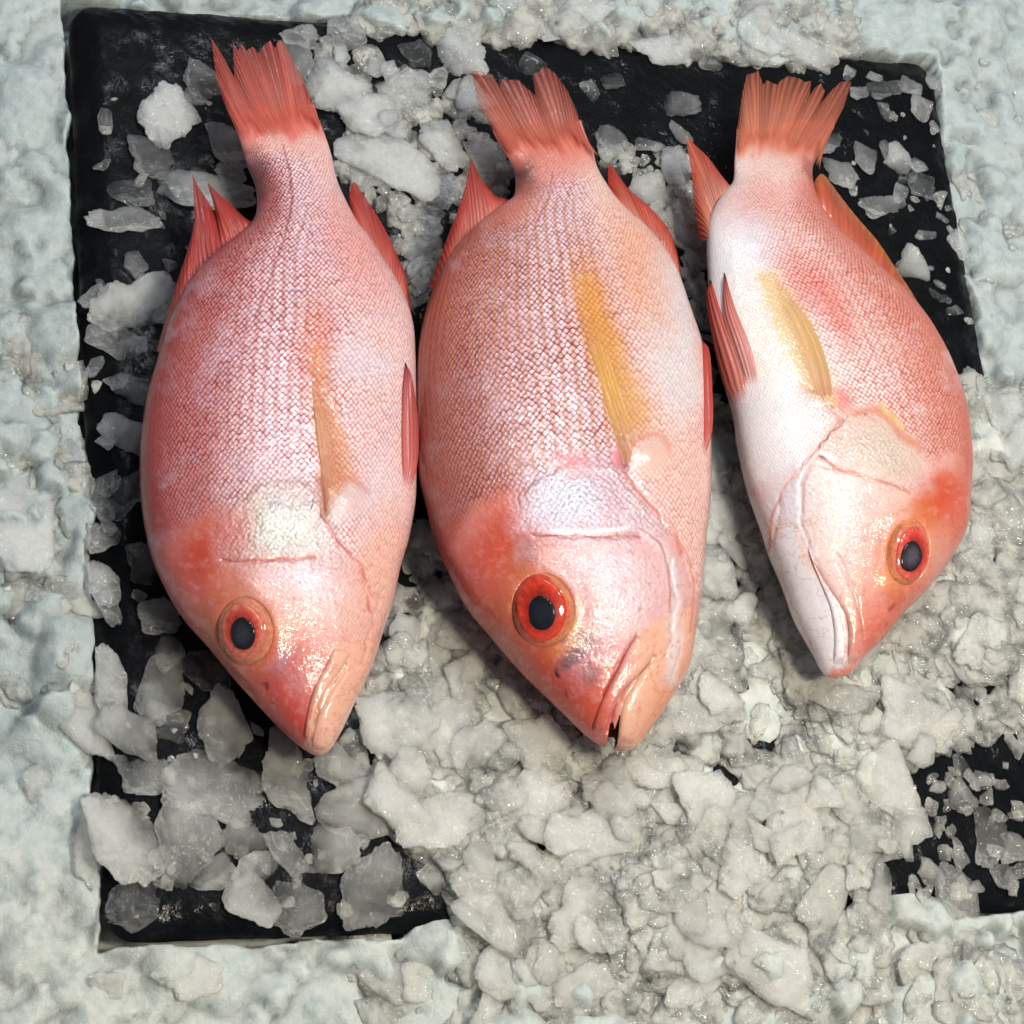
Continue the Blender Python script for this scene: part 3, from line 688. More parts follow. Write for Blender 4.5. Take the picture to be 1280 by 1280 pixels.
    if 'notch' in d:
        strip('mouth_lining', [(748, 884), (750, 905), (753, 921)], [(792, 884), (788, 905), (783, 921)], 20, 16, lambda U, V: -.001 * np.sin(V * 3.1), 'plane', M_FIN, lambda U, V, Q: lin((150, 66, 54)) * (.8 + .4 * fbm2(V * 6, U * 6, 3, 2))[..., None], z0=zm - .001)
    # eye: rim, red iris and dark pupil on one low dome
    cpos, cn = on_body(ex, ey)
    ns = []
    for a_ in np.linspace(0, 6.28, 12):
        pp, n_ = on_body(ex + erx * 1.1 * math.cos(a_), ey + ery * 1.1 * math.sin(a_)); ns.append(n_)
    cn = nrm(np.mean(ns, 0) + cn)
    def dome(name, spec, r0, r1, hfn, colf, mat, parent, nr=30, na=72):
        cx, cy, rx, ry, an = spec; c_, s_ = math.cos(math.radians(an)), math.sin(math.radians(an))
        R, A_ = np.meshgrid(np.linspace(r0, r1, nr), np.linspace(0, 2 * math.pi, na, endpoint=False), indexing='ij')
        wob = 1 + .02 * np.sin(A_ * 3 + 1) + .012 * np.sin(A_ * 5 + 2)
        lx = R * rx * np.cos(A_) * wob; ly = R * ry * np.sin(A_) * wob
        qx = cx + lx * c_ - ly * s_; qy = cy + lx * s_ + ly * c_
        W = np.zeros(R.shape + (3,)); den = None
        for i in range(nr):
            for j in range(na):
                r_ = ray(qx[i, j], qy[i, j]); t_ = ((cpos - CAM) @ cn) / (r_ @ cn)
                flat = CAM + r_ * t_
                hb, _n = on_body(qx[i, j], qy[i, j])
                w = float(sstep(.75, 1.05, np.hypot((qx[i, j] - ex) / erx, (qy[i, j] - ey) / ery)))
                W[i, j] = flat * (1 - w) + hb * w
        er_ = np.sqrt(((qx - ex) / erx) ** 2 + ((qy - ey) / ery) ** 2)
        W = W + cn * hfn(R, er_)[..., None]
        cc = colf(R, A_).reshape(-1, 3)
        return make_mesh(name, W.reshape(-1, 3), grid_faces(nr, na, True), mat, dict(col=attr4(cc)), parent=parent, loc=root_loc)
    eh = d['eyeh']
    def lens(er_): return eh * np.sqrt(np.clip(1.25 - er_ ** 2, .0, 2))
    rimc = d['rimcol']
    eye = dome('eye', d['eye'], .6, 1.12, lambda R, e: np.where(R < .8, lens(e) - .0012 * sstep(.66, .6, R), lens(e) * sstep(1.12, .8, R)) + .0006 * np.exp(-((R - .93) / .08) ** 2) - .0002,
               lambda R, A_: lin(rimc[0]) * (1 - sstep(.75, .95, R))[..., None] + lin(rimc[1]) * sstep(.75, .95, R)[..., None] * (.75 + .5 * fbm2(A_ * 3, R * 8, sd, 3))[..., None], M_RIM, root)
    dome('iris', d['iris'], .3, 1.0, lambda R, e: lens(e) + .0004 - .0010 * sstep(.86, 1.0, R),
         lambda R, A_: (lin(d['iriscol'][0]) * (1 - sstep(.62, .98, R))[..., None] + lin(d['iriscol'][1]) * sstep(.62, .98, R)[..., None]) * (.62 + .76 * fbm2(A_ * 5, R * 4, sd + 9, 4))[..., None] * (.55 + .45 * sstep(.45, .72, R))[..., None], M_IRIS, eye)
    dome('pupil', d['pupil'], 0.001, 1.0, lambda R, e: lens(e) + .0009 - .0009 * sstep(.85, 1.0, R),
         lambda R, A_: lin(d.get('pupcol', (24, 27, 38))) * (1 - sstep(.15, 1.0, R))[..., None] + lin((8, 8, 12)) * sstep(.25, 1.0, R)[..., None], M_PUPIL, eye)
    outline = np.vstack((d['L'], d['R'][::-1]))
    FISH[d['key']] = (outline, zm)
    return root

def pect(ctop, cmid, cbase, inner):
    def f(U, V, Q):
        u = U[..., None]; c = np.where(u < .55, lin(ctop) + (lin(cmid) - lin(ctop)) * (u / .55), lin(cmid) + (lin(cbase) - lin(cmid)) * ((u - .55) / .45) ** 1.6)
        c = c * (1 - V[..., None] * .6) + lin(inner) * V[..., None] * .6
        return c * (.85 + .3 * fbm2(V * 14, U * 3, 5, 3))[..., None]
    return f

fish1 = dict(key='f1', pupcol=(48, 46, 54), seed=11, paint=fish_one, zm=.030, A=(348, 168), B=(398, 945), thick=1.0, scale_px=5.8, rays=26,
    label='left whole red fish, back toward the bare dark slate, with closed mouth and orange fin',
    L=[(284, 132), (290, 150), (298, 170), (308, 205), (319, 232), (320, 266), (304, 288), (264, 320), (236, 352), (214, 396), (199, 440), (183, 496), (175.5, 555), (175, 600), (179, 645), (190, 694), (209, 737), (231, 772), (261, 806), (292, 844), (322, 878), (353, 911), (374, 930), (388, 940), (398, 945)],
    R=[(388, 118), (394, 135), (397.5, 146), (412, 187), (421, 226), (435, 258), (448, 282), (462, 300), (478, 325), (495, 352), (508, 380), (516, 410), (518, 440), (519, 480), (519.5, 540), (519, 599), (517, 636), (508, 682), (499, 712), (490, 755), (478, 791), (462.5, 840), (444, 877), (429, 910), (416, 933), (407, 942), (398, 945)],
    grooves=[([(278, 701), (330, 700), (392, 697)], 3.5, -.0010), ([(404, 645), (436, 690), (455, 712), (462, 760)], 3.5, -.0009),
             ([(384, 934), (388, 910), (396, 884), (411, 856), (430, 831)], 2.6, -.0014), ([(354, 180), (366, 245), (345, 330)], 2.2, -.0005), ([(404, 600), (406, 640)], 5, -.0018),
             ([(440, 880), (462, 800), (476, 740)], 3, -.0006), ([(462, 850), (484, 770)], 3, -.0005)],
    bumps=[(432, 626, 20, 17, .0022), (380, 745, 60, 40, .0012), (350, 650, 40, 35, .001)],
    eye=(307, 789, 35, 43, -8), iris=(305.5, 787, 28, 34.5, -8), pupil=(307, 791.5, 16.5, 22, -6), eyeh=.0054,
    rimcol=((200, 112, 96), (208, 140, 112)), iriscol=((196, 70, 58), (214, 132, 112)),
    fins=[('tail_fin', [(301, 184), (312, 192), (330, 196), (350, 194), (375, 186), (402, 168)],
           [(299, 170), (285, 140), (271, 98), (265, 45), (281, 70), (293.6, 96), (291.5, 51), (298, 62), (303, 54), (308, 63), (316, 57), (323, 66), (331, 55), (338, 50), (344, 60), (348, 50), (353, 49), (358, 60), (354, 50), (380, 98), (391, 125), (399, 150)],
           ((222, 112, 96), (222, 104, 88), (210, 84, 72)), .55, False, .5),
          ('dorsal_fin', [(318, 284), (308, 292), (300, 298), (292, 304), (287, 308), (284, 311), (282, 313), (279, 316), (275, 319), (270, 323), (266, 327), (262, 332), (256, 340), (249, 350), (240, 365), (224, 395), (205, 440)],
           [(317, 276), (302, 263), (288, 247), (276, 238), (261, 222), (268, 245), (273, 263), (262, 245), (250, 228), (242, 211), (244, 240), (246, 262), (241, 290), (233, 318), (224, 345), (211, 385), (198, 434)],
           ((206, 84, 74), (190, 54, 48), (170, 44, 40)), .12, False, 1),
          ('anal_fin', [(450, 292), (455, 295), (459, 299), (464, 305), (470, 312), (476, 320), (482, 330), (491, 346), (501, 364), (510, 392)],
           [(441, 264), (439, 240), (445, 222), (456, 235), (469, 256), (480, 275), (489.6, 297), (500, 320), (510, 342), (518.5, 385)],
           ((222, 120, 104), (206, 70, 56), (188, 54, 44)), .1, True, 1)],
    pectoral=([(386, 430), (388, 470), (391, 510), (396, 555), (401, 595), (405, 640)], [(398, 430), (409, 470), (420, 510), (432, 552), (444, 582), (452, 602)],
              pect((220, 136, 104), (220, 152, 84), (204, 116, 96), (228, 168, 130)), lambda U, V: .75 * sstep(.45, .0, U) + .55 * sstep(.25, 1, V) + .42),
    pelvic=[([(506, 454), (503, 480), (501.5, 520), (502, 565), (504, 612)], [(507, 455), (514, 480), (520, 520), (521, 565), (514, 616)], ((186, 70, 66), (224, 120, 112)))],
    gill=([(268, 688), (285, 700), (310, 701), (340, 699), (365, 698), (390, 696), (415, 700), (446, 716)], [(258, 672), (284, 634), (325, 604), (365, 592), (391, 606), (403, 641), (427, 680), (450, 708)]),
    maxilla=([(418, 807), (402, 840), (390, 866), (383, 896), (380, 928)], [(442, 810), (430, 831), (412, 856), (396.5, 884), (387, 928)]),
    jaw=([(433, 836), (416, 860), (401, 886), (392, 914), (389, 938)], [(462, 826), (447, 862), (431, 896), (416, 926), (402, 941)]))

fish2 = dict(key='f2', seed=31, paint=fish_two, zm=.034, A=(686, 190), B=(783, 938), thick=1.12, scale_px=6.2, rays=26,
    label='middle whole red fish, the largest, with open mouth and a bright yellow pectoral fin',
    L=[(604, 138), (614, 160), (627, 186), (635, 197), (642, 210), (644.5, 230), (641, 247), (622, 260), (592, 285), (569, 310), (551, 340), (538, 370), (529, 400), (523, 440), (521, 490), (521.5, 540), (524, 590), (532.5, 626), (545, 672), (564, 716), (586, 757), (614, 791), (645, 828), (676, 860), (707.5, 891), (736, 919), (752, 930), (768, 936), (783, 938)],
    R=[(724, 143), (732, 168), (741, 189), (746, 209.5), (757, 230), (769, 248), (785, 265), (808, 285), (830, 312), (846, 340), (857, 372), (866, 400), (875, 430), (881, 460), (884.5, 500), (886, 571), (884, 634), (879, 682), (874, 743), (867, 790), (857.5, 838), (829, 888), (804, 923), (793, 934), (783, 938)],
    notch=[(756, 946), (759, 924), (763, 905), (766, 903), (769, 912), (768, 930), (767, 946)],
    grooves=[([(668, 668), (720, 670), (800, 668)], 3.5, -.0010), ([(782, 585), (822, 640), (846, 672), (866, 730)], 3.5, -.0010),
             ([(760, 915), (768, 884), (780, 863), (798, 844), (818, 819)], 3.0, -.0020), ([(778, 545), (781, 582)], 5, -.002), ([(690, 215), (672, 275), (640, 360)], 2.2, -.0005),
             ([(838, 700), (846, 745), (842, 785), (825, 850)], 3, -.0009), ([(796, 792), (764, 850), (742, 912)], 2.4, -.0010), ([(850, 690), (858, 760), (846, 830)], 3, -.0006)],
    bumps=[(812, 570, 20, 17, .0022), (750, 735, 60, 40, .0014), (745, 620, 50, 35, .001)],
    eye=(679, 763, 38.5, 46.5, -6), iris=(676, 762, 33.5, 43.5, -6), pupil=(677, 767, 18, 23.5, -6), eyeh=.0062,
    rimcol=((206, 110, 84), (212, 142, 104)), iriscol=((196, 52, 34), (206, 72, 50)),
    fins=[('tail_fin', [(638, 202), (647, 208), (665, 212), (690, 208), (715, 203), (745, 204)],
           [(632, 192), (627, 184), (615, 159), (597, 126), (591, 87), (600, 86), (607, 90), (611, 88), (618, 94), (622, 105), (625, 115), (627, 97), (636, 99), (645, 98), (650, 100), (656.6, 107), (664, 114), (670, 121), (666, 92), (672, 90), (680, 83), (688, 86), (695, 92), (710, 112), (722, 138), (729, 165), (741, 190)],
           ((210, 110, 88), (206, 106, 86), (188, 84, 66)), .6, False, .5),
          ('dorsal_fin', [(642, 262), (627, 266), (612, 272), (602, 278), (594, 286), (588, 294), (582, 304), (574, 319), (563, 340), (548, 366)],
           [(641, 247), (622, 241), (606, 221), (593, 193), (588, 215), (582, 236), (574, 260), (564.5, 284), (553, 316), (540, 352)],
           ((222, 124, 106), (200, 66, 52), (178, 48, 38)), .1, False, 1),
          ('anal_fin', [(774, 258), (780, 260), (785, 264), (793, 270), (802, 279), (812, 289), (824, 302), (835, 320), (845, 342), (850, 362)],
           [(770, 247), (763.5, 230), (766, 200), (787, 227), (799, 239), (811, 251), (832, 275), (844, 296), (852.5, 322), (858, 356)],
           ((224, 126, 104), (208, 78, 50), (194, 58, 36)), .1, True, 1)],
    pectoral=([(718, 350), (727, 400), (741, 455), (755, 505), (768, 545), (780, 582)], [(742, 350), (768, 400), (790, 455), (810, 505), (826, 535), (834, 556)],
              pect((224, 158, 104), (238, 192, 62), (222, 150, 116), (240, 200, 150)), lambda U, V: .7 * sstep(.45, .0, U) + .6 * sstep(.25, 1, V) + .48),
    pelvic=[([(877, 424), (878, 450), (879.5, 490), (880, 530), (878.5, 568)], [(878, 425), (884, 450), (887, 490), (887.5, 530), (882, 570)], ((206, 70, 60), (214, 90, 80)))],
    gill=([(645, 655), (665, 668), (690, 669), (720, 669), (750, 667), (785, 665), (810, 668), (835, 680)], [(636, 636), (662, 602), (698, 580), (738, 569), (768, 579), (784, 605), (814, 640), (838, 668)]),
    maxilla=([(797, 790), (782, 816), (767, 846), (753, 872), (743, 902), (741, 920)], [(823, 796), (816, 820), (798, 844), (780, 862), (768, 884), (753, 924)]),
    jaw=([(816, 824), (797, 848), (783, 870), (776, 892), (772, 928)], [(848, 820), (836, 856), (818, 890), (801, 916), (788, 934)]))

fish3 = dict(key='f3', hue=(1, .99, 1.01), groove=.5, pupcol=(84, 74, 82), seed=53, paint=fish_three, zm=.030, A=(972, 186), B=(1046, 847), thick=.95, scale_px=5.0, rays=26,
    label='right whole red fish, the palest, white belly toward the others, two red pelvic fins showing',
    L=[(924, 140), (921, 160), (920, 175), (918, 201), (916.5, 226), (905, 240), (893, 258), (886, 280), (884, 307), (885.5, 345), (889, 400), (898, 450), (910, 490), (918, 520), (923, 555), (935, 607), (951, 654), (963, 691), (979, 729), (994, 772), (1013, 807), (1028, 837), (1036, 845), (1046, 847)],
    R=[(1043, 156), (1033, 176), (1024, 192), (1015, 215), (1022, 250), (1045, 285), (1075, 312), (1104, 340), (1132, 368), (1158, 402), (1180, 440), (1193, 470), (1203, 502), (1209, 540), (1212, 575), (1211.5, 601), (1207, 654), (1198, 680), (1179, 711), (1152, 744), (1126, 770), (1098, 805), (1080, 822), (1067, 838), (1056, 845), (1046, 847)],
    grooves=[([(1024, 569), (1050, 588), (1105, 602), (1136, 614)], 3, -.0009), ([(1052, 525), (1005, 580), (975, 620), (962, 690)], 3, -.0010),
             ([(1063, 830), (1063, 800), (1058, 768), (1046, 748), (1020, 702)], 2.6, -.0015), ([(1000, 482), (1022, 489), (1045, 513)], 4, -.0009),
             ([(1044, 574), (1014, 572), (1000, 605), (1000, 650), (1010, 690)], 3.5, -.0008), ([(1080, 800), (1070, 748), (1046, 693)], 2.2, -.0009), ([(975, 715), (1008, 795), (1024, 828)], 2.4, -.0008)],
    bumps=[(1018, 505, 26, 15, .0014), (1050, 650, 50, 45, .0012), (1100, 565, 45, 30, .001)],
    eye=(1133, 691, 27, 41.5, 8), iris=(1134, 693, 22, 36, 8), pupil=(1130.5, 697.5, 14, 20.5, 8), eyeh=.0054,
    rimcol=((214, 120, 100), (222, 146, 96)), iriscol=((208, 70, 58), (220, 110, 96)),
    fins=[('tail_fin', [(922, 200), (936, 203), (955, 203), (975, 206), (1000, 216), (1018, 226)],
           [(921, 165), (924, 148), (929, 114), (935, 91), (943, 90), (949, 86), (953, 97), (955.6, 104), (960, 98), (966, 101), (973, 104), (978, 98), (987, 93), (1000, 96), (1008, 101), (1015, 99), (1013, 118), (1020, 108), (1027, 103), (1032, 114), (1025, 130), (1040, 112), (1052.5, 101), (1065, 101), (1056, 132), (1040, 165), (1024, 194)],
           ((220, 130, 102), (216, 122, 94), (206, 108, 80)), .6, False, .5),
          ('anal_fin', [(914, 238), (908, 241), (903, 244), (899, 248), (896, 251), (894, 255), (892, 259), (891, 265), (889, 273), (888, 283), (887, 303)],
           [(914, 229), (906, 217), (890, 192), (876, 178), (863, 167), (864, 190), (866.6, 211), (868, 230), (870, 248), (874, 268), (880, 294)],
           ((232, 150, 130), (214, 92, 64), (206, 84, 58)), .1, True, 1),
          ('dorsal_fin', [(1017, 250), (1021, 258), (1029, 267), (1040, 279), (1053, 293), (1067, 307), (1083, 323), (1104, 348), (1129, 375), (1153, 407), (1174, 437)],
           [(1018, 240), (1021, 224), (1031, 213), (1044, 226), (1056, 241), (1078, 268), (1101, 297), (1123, 333), (1148, 370), (1169, 406), (1185, 437)],
           ((222, 116, 90), (206, 70, 46), (206, 120, 66)), .1, True, 1)],
    pectoral=([(969, 340), (990, 372), (1010, 398), (1024, 425), (1033, 450), (1040, 480), (1045, 513)], [(940, 340), (952, 372), (962, 400), (972, 425), (981, 450), (990, 474), (1002, 484)],
              pect((236, 206, 160), (228, 184, 100), (216, 142, 116), (240, 216, 200)), lambda U, V: .7 * sstep(.45, .0, U) + .75 * sstep(.2, .9, V) + .32),
    pelvic=[([(888, 350), (885.5, 385), (891, 430), (902, 475), (917, 513)], [(889, 351), (903, 393), (917, 430), (930, 468), (934, 502)], ((200, 66, 50), (228, 140, 128))),
            ([(905.5, 341), (904, 390), (914, 428), (924, 458), (934, 490)], [(906.5, 342), (919, 384), (935, 424), (944, 454), (950, 484)], ((214, 90, 76), (236, 176, 170)))],
    gill=([(1148, 628), (1130, 613), (1105, 602), (1080, 596), (1055, 590), (1038, 579), (1024, 570), (1004, 592)], [(1166, 612), (1151, 581), (1126, 546), (1096, 517), (1066, 511), (1050, 527), (1020, 561), (996, 588)]),
    maxilla=([(1016, 701), (1030, 726), (1045, 748), (1056, 767), (1061, 786), (1061, 808), (1060, 828)], [(1044, 694), (1057, 719), (1069, 748), (1077, 776), (1079, 801), (1076, 819), (1067, 832)]),
    jaw=([(1008, 677), (1016, 704), (1028, 735), (1038, 762), (1043, 797), (1041, 834)], [(1014, 700), (1032, 736), (1048, 761), (1056, 791), (1057, 811), (1054, 834)]))

import os
for d in (fish1, fish2, fish3): make_fish(d)

# ------------------------------------------------------------------ slate board
b00 = at(88, 10) + BU * .0065; bR = at(1172, 84); bB = at(137, 1175)
WX = float((bR - b00) @ BR); HY = float((b00 - bB) @ BU)
# width of the board from its upper left corner, in its own axes
def brd(u, v, z=0.0):
    return b00 + np.multiply.outer(np.asarray(u, float), BR) - np.multiply.outer(np.asarray(v, float), BU) + np.array((0, 0, 1.0)) * np.asarray(z, float)[..., None]
def board_uv(P):
    q = P - b00; return q @ BR, -(q @ BU)
def rrect(inset, r, n=900):
    x0, y0, x1, y1 = inset, inset, WX - inset, HY - inset; r = max(r - inset, .002)
    pts = []
    for cx, cy, a0 in ((x1 - r, y0 + r, -90), (x1 - r, y1 - r, 0), (x0 + r, y1 - r, 90), (x0 + r, y0 + r, 180)):
        for a in np.linspace(a0, a0 + 90, 12): pts.append((cx + r * math.cos(math.radians(a)), cy + r * math.sin(math.radians(a))))
    pts.append(pts[0]); return poly_sample(pts, n + 1, False)[:-1]
rings = []
nB = 1000
for inset, z, amp in ((.0165, 0, .0), (.0135, -.0002, .0012), (.0105, -.0012, .0022), (.0075, -.0022, .0026), (.0045, -.0040, .0022), (.0012, -.0062, .0016), (0, -.0085, .0008), (.0015, -.014, .0006)):
    p = rrect(inset, .015, nB); nrmv = p - np.array((WX / 2, HY / 2)); nrmv /= np.linalg.norm(nrmv, axis=1, keepdims=True)
    p = p + nrmv * ((fbm2(p[:, 0] * 90 + inset * 300, p[:, 1] * 90, 5, 4) - .5) * 2 * amp)[:, None]
    zz = z + (fbm2(p[:, 0] * 160, p[:, 1] * 160 + inset * 500, 9, 3) - .5) * amp * 1.0
    rings.append(brd(p[:, 0], p[:, 1], zz))
V = np.vstack(rings); nr = len(rings)
Fq = grid_faces(nr, nB, True)
ctr = len(V); V = np.vstack((V, brd(np.array([WX / 2]), np.array([HY / 2]), np.array([0.0]))))
fan = np.stack((np.full(nB, ctr), (np.arange(nB) + 1) % nB, np.arange(nB), np.full(nB, ctr)), 1)
boardloc = brd(np.array([WX / 2]), np.array([HY / 2]), np.array([-.014]))[0]
me = bpy.data.meshes.new('slate_board')
me.from_pydata([tuple(v - boardloc) for v in V], [], [tuple(f) for f in Fq.tolist()] + [tuple(f[:3]) for f in fan.tolist()])
me.polygons.foreach_set('use_smooth', np.ones(len(me.polygons), bool)); me.update(); me.materials.append(M_SLATE)
bo = bpy.data.objects.new('slate_board', me); COL.objects.link(bo); bo.location = boardloc
bo['label'] = 'black rectangular slate board with rough chipped edges bedded in the ice under the fish'; bo['category'] = 'serving board'

# ------------------------------------------------------------------ bed of packed ice
EXT, ST = .42, .00125
cx0, cy0 = 0.0, 0.0
gx = np.arange(-EXT, EXT + ST / 2, ST) + .01; gy = np.arange(-EXT, EXT + ST / 2, ST) + .01
GX, GY = np.meshgrid(gx, gy, indexing='ij')
PX, PY = proj(np.stack((GX, GY, 0 * GX), -1))
bu_, bv_ = board_uv(np.stack((GX, GY, 0 * GX), -1))
lump = np.full(GX.shape, -.01)
rs = np.random.RandomState(3)
def lumpiness(px, py):
    v = .45
    if px < 90 and py < 330: v = .22
    elif px < 150 and 380 < py < 900: v = .8
    elif px < 150 and py >= 900: v = .16
    elif py > 1140: v = .3 if px < 480 else .75
    elif py < 110 and 420 < px < 1080: v = 1.0
    elif px > 1150 and py < 460: v = .4
    elif px > 1150: v = .8
    return v
for i in range(5200):
    x0 = rs.uniform(-EXT, EXT); y0 = rs.uniform(-EXT, EXT)
    qx, qy = proj(np.array((x0, y0, 0.0)))
    L = lumpiness(qx, qy)
    r = (rs.uniform(.004, .019) if rs.rand() < .5 else rs.uniform(.003, .009)) * (.6 + .5 * L); asp = rs.uniform(.55, 1)
    an = rs.uniform(0, 3.14); top = rs.normal(-.0042, .0038) * (.5 + L * .9) ; tx, ty = rs.normal(0, .13, 2) * L
    i0, i1 = np.searchsorted(gx, (x0 - r * 1.3, x0 + r * 1.3)); j0, j1 = np.searchsorted(gy, (y0 - r * 1.3, y0 + r * 1.3))
    if i1 <= i0 or j1 <= j0: continue
    X = GX[i0:i1, j0:j1] - x0; Y = GY[i0:i1, j0:j1] - y0
    c_, s_ = math.cos(an), math.sin(an); u = (X * c_ + Y * s_) / r; v = (-X * s_ + Y * c_) / (r * asp)
    a_ = np.arctan2(v, u); rr = np.sqrt(u * u + v * v) * (1 + .10 * np.sin(a_ * 3 + i) + .07 * np.sin(a_ * 5 + 2 * i) + .05 * np.sin(a_ * 9 + i * 3))
    h = top + X * tx + Y * ty - r * .5 * np.clip(rr - .55, 0, 3) ** 2 * 2.2
    h = np.where(rr > 1.25, -1, h)
    lump[i0:i1, j0:j1] = np.maximum(lump[i0:i1, j0:j1], h)
def blur(a, n):
    for _ in range(n):
        a = (a + np.roll(a, 1, 0) + np.roll(a, -1, 0)) / 3; a = (a + np.roll(a, 1, 1) + np.roll(a, -1, 1)) / 3
    return a
Lm = np.full(GX.shape, .45)
for cond, v in (((PX < 95) & (PY < 330), .2), ((PX < 150) & (PY > 380) & (PY < 900), .8), ((PX < 150) & (PY >= 900), .15), ((PY > 1140) & (PX < 480), .3), ((PY > 1140) & (PX >= 480), .75),
                ((PY < 110) & (PX > 420) & (PX < 1080), 1.0), ((PX > 1150) & (PY < 460), .4), ((PX > 1150) & (PY >= 460), .8)):
    Lm = np.where(cond, v, Lm)
Lm = blur(Lm, 30)
smooth_h = blur(lump, 14)
H = blur(lump, 1) * np.clip(Lm * 1.25, 0, 1) + (smooth_h * .7 - .001) * (1 - np.clip(Lm * 1.25, 0, 1))
H = H + (fbm2(GX * 45, GY * 45, 21, 4) - .5) * .005 + (fbm2(GX * 220, GY * 220, 22, 3) - .5) * .0010
# how far the ice reaches in over the board's edge
din = np.minimum(np.minimum(bu_, WX - bu_), np.minimum(bv_, HY - bv_))
spill = (fbm2(GX * 70, GY * 70, 31, 4) - .5) * .006 - .0042
topw = sstep(420, 470, PX) * sstep(150, 60, PY)
spill = spill + topw * (.002 + (fbm2(GX * 38, GY * 38, 33, 3) - .45) * .030)
spill = spill + .010 * np.exp(-((PX - 800) / 55) ** 2) * topw + .010 * np.exp(-((PX - 960) / 70) ** 2) * topw
spill = spill + sstep(1100, 1160, PX) * sstep(470, 430, PY) * (.003 + (fbm2(GX * 60, GY * 60, 37, 3) - .5) * .012)
spill = spill + sstep(1150, 1200, PX) * sstep(455, 500, PY) * sstep(1110, 1060, PY) * .02
spill = spill + sstep(500, 560, PX) * sstep(1225, 1170, PX) * sstep(1080, 1140, PY) * .016
spill = spill + sstep(430, 480, PY) * sstep(900, 840, PY) * sstep(160, 100, PX) * (.002 + (fbm2(GX * 50, GY * 50, 41, 3) - .5) * .014)
edge_in = din - spill
rise = sstep(.0055, .0012, edge_in)
lift = topw * .006 + sstep(1100, 1160, PX) * .004 + sstep(480, 560, PX) * sstep(1100, 1180, PY) * .006 + sstep(160, 60, PX) * sstep(400, 480, PY) * sstep(900, 800, PY) * .004
Hh = -.0035 + H + lift
Hh = Hh * rise + (-.030) * (1 - rise)
HEAP = [(455, 860), (530, 660), (600, 690), (700, 800), (830, 820), (872, 640), (885, 520), (940, 540), (1010, 660), (1090, 730), (1170, 640), (1190, 520), (1195, 470), (1290, 470), (1290, 895), (1190, 925), (1140, 985), (1110, 1060), (1100, 1110), (1080, 1180), (900, 1230), (620, 1200), (545, 1110), (500, 1010), (440, 960)]
dh = sdist(PX, PY, HEAP) + (fbm2(GX * 60, GY * 60, 61, 3) - .5) * 70
Hh = np.maximum(Hh, -.03 + sstep(14, 52, dh) * (.0335 + H * .6))
P3 = np.stack((GX, GY, Hh), -1).reshape(-1, 3)
cool = lin((197, 204, 203)); warm = lin((212, 209, 200)); grey = lin((184, 190, 190))
wn = fbm2(GX * 14, GY * 14, 51, 3)[..., None]; cm = sstep(850, 1200, PY + PX * .15)[..., None]
cc = (cool * (1 - wn) + grey * wn) * (1 - cm) + (warm * wn + cool * (1 - wn)) * cm
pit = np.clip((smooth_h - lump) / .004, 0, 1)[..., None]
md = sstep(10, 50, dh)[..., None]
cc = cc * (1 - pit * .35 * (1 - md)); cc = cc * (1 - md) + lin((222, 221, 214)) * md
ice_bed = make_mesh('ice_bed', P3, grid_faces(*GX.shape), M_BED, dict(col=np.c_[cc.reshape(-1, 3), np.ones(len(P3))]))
ice_bed['kind'] = 'structure'

# ------------------------------------------------------------------ pieces of crushed ice
import bmesh
def ico(sub):
    bm = bmesh.new(); bmesh.ops.create_icosphere(bm, subdivisions=sub, radius=1); bm.verts.ensure_lookup_table()
    V = np.array([v.co[:] for v in bm.verts]); Fc = np.array([[v.index for v in f.verts] for f in bm.faces]); bm.free(); return V, Fc
ICO5, ICO3 = ico(6), ico(4)
def chunk_shape(seed, flat, base, knob=1.0):
    """a broken, half melted flake: straight broken sides, melted rims, knobbly edges; unit half-size"""
    r = np.random.RandomState(seed); D, Fc = base
    a = np.arctan2(D[:, 1], D[:, 0]); sz = D[:, 2]; ch = np.sqrt(np.clip(1 - sz * sz, 0, 1))
    npl = r.randint(4, 7); ang = np.sort(r.uniform(0, 6.28, npl)) + 0; hs = r.uniform(.62, 1.0, npl)
    q = np.clip(np.cos(a[:, None] - ang[None]) / hs, 1e-3, None); R = 1 / (np.sum(q ** 14, 1) + .03) ** (1 / 14)
    ring = np.stack((np.cos(a), np.sin(a), sz * .35), 1)
    R = R * (1 + knob * (.50 * (fbm3(ring, 1.7, seed, 2) - .5) + .24 * (fbm3(ring, 4.2, seed + 5, 4, .65) - .5) - .22 * np.abs(fbm3(ring, 8.5, seed + 8, 2) - .5)))
    hor = ch ** .5; ver = np.sign(sz) * np.abs(sz) ** .85
    P = np.stack((hor * R * np.cos(a), hor * R * np.sin(a), ver), 1)
    tx, ty = r.normal(0, .22, 2); top = 1 + tx * P[:, 0] + ty * P[:, 1] + 1.0 * (fbm3(P, 1.3, seed + 21, 2) - .5) + .45 * (fbm3(P, 3.4, seed + 23, 3) - .5) - .5 * np.abs(fbm3(P, 2.1, seed + 27, 2) - .5)
    P[:, 2] *= flat * np.clip(top, .25, 2)
    P *= (1 + knob * .10 * (fbm3(P, 5.5, seed + 31, 3, .6) - .5))[:, None]
    lo, hi = P.min(0), P.max(0); P = (P - (lo + hi) / 2); P[:, :2] /= np.maximum((hi - lo)[:2] / 2, 1e-6)
    P[:, 2] /= max(hi[0] - lo[0], hi[1] - lo[1]) / 2
    return P, Fc
PROTO = []
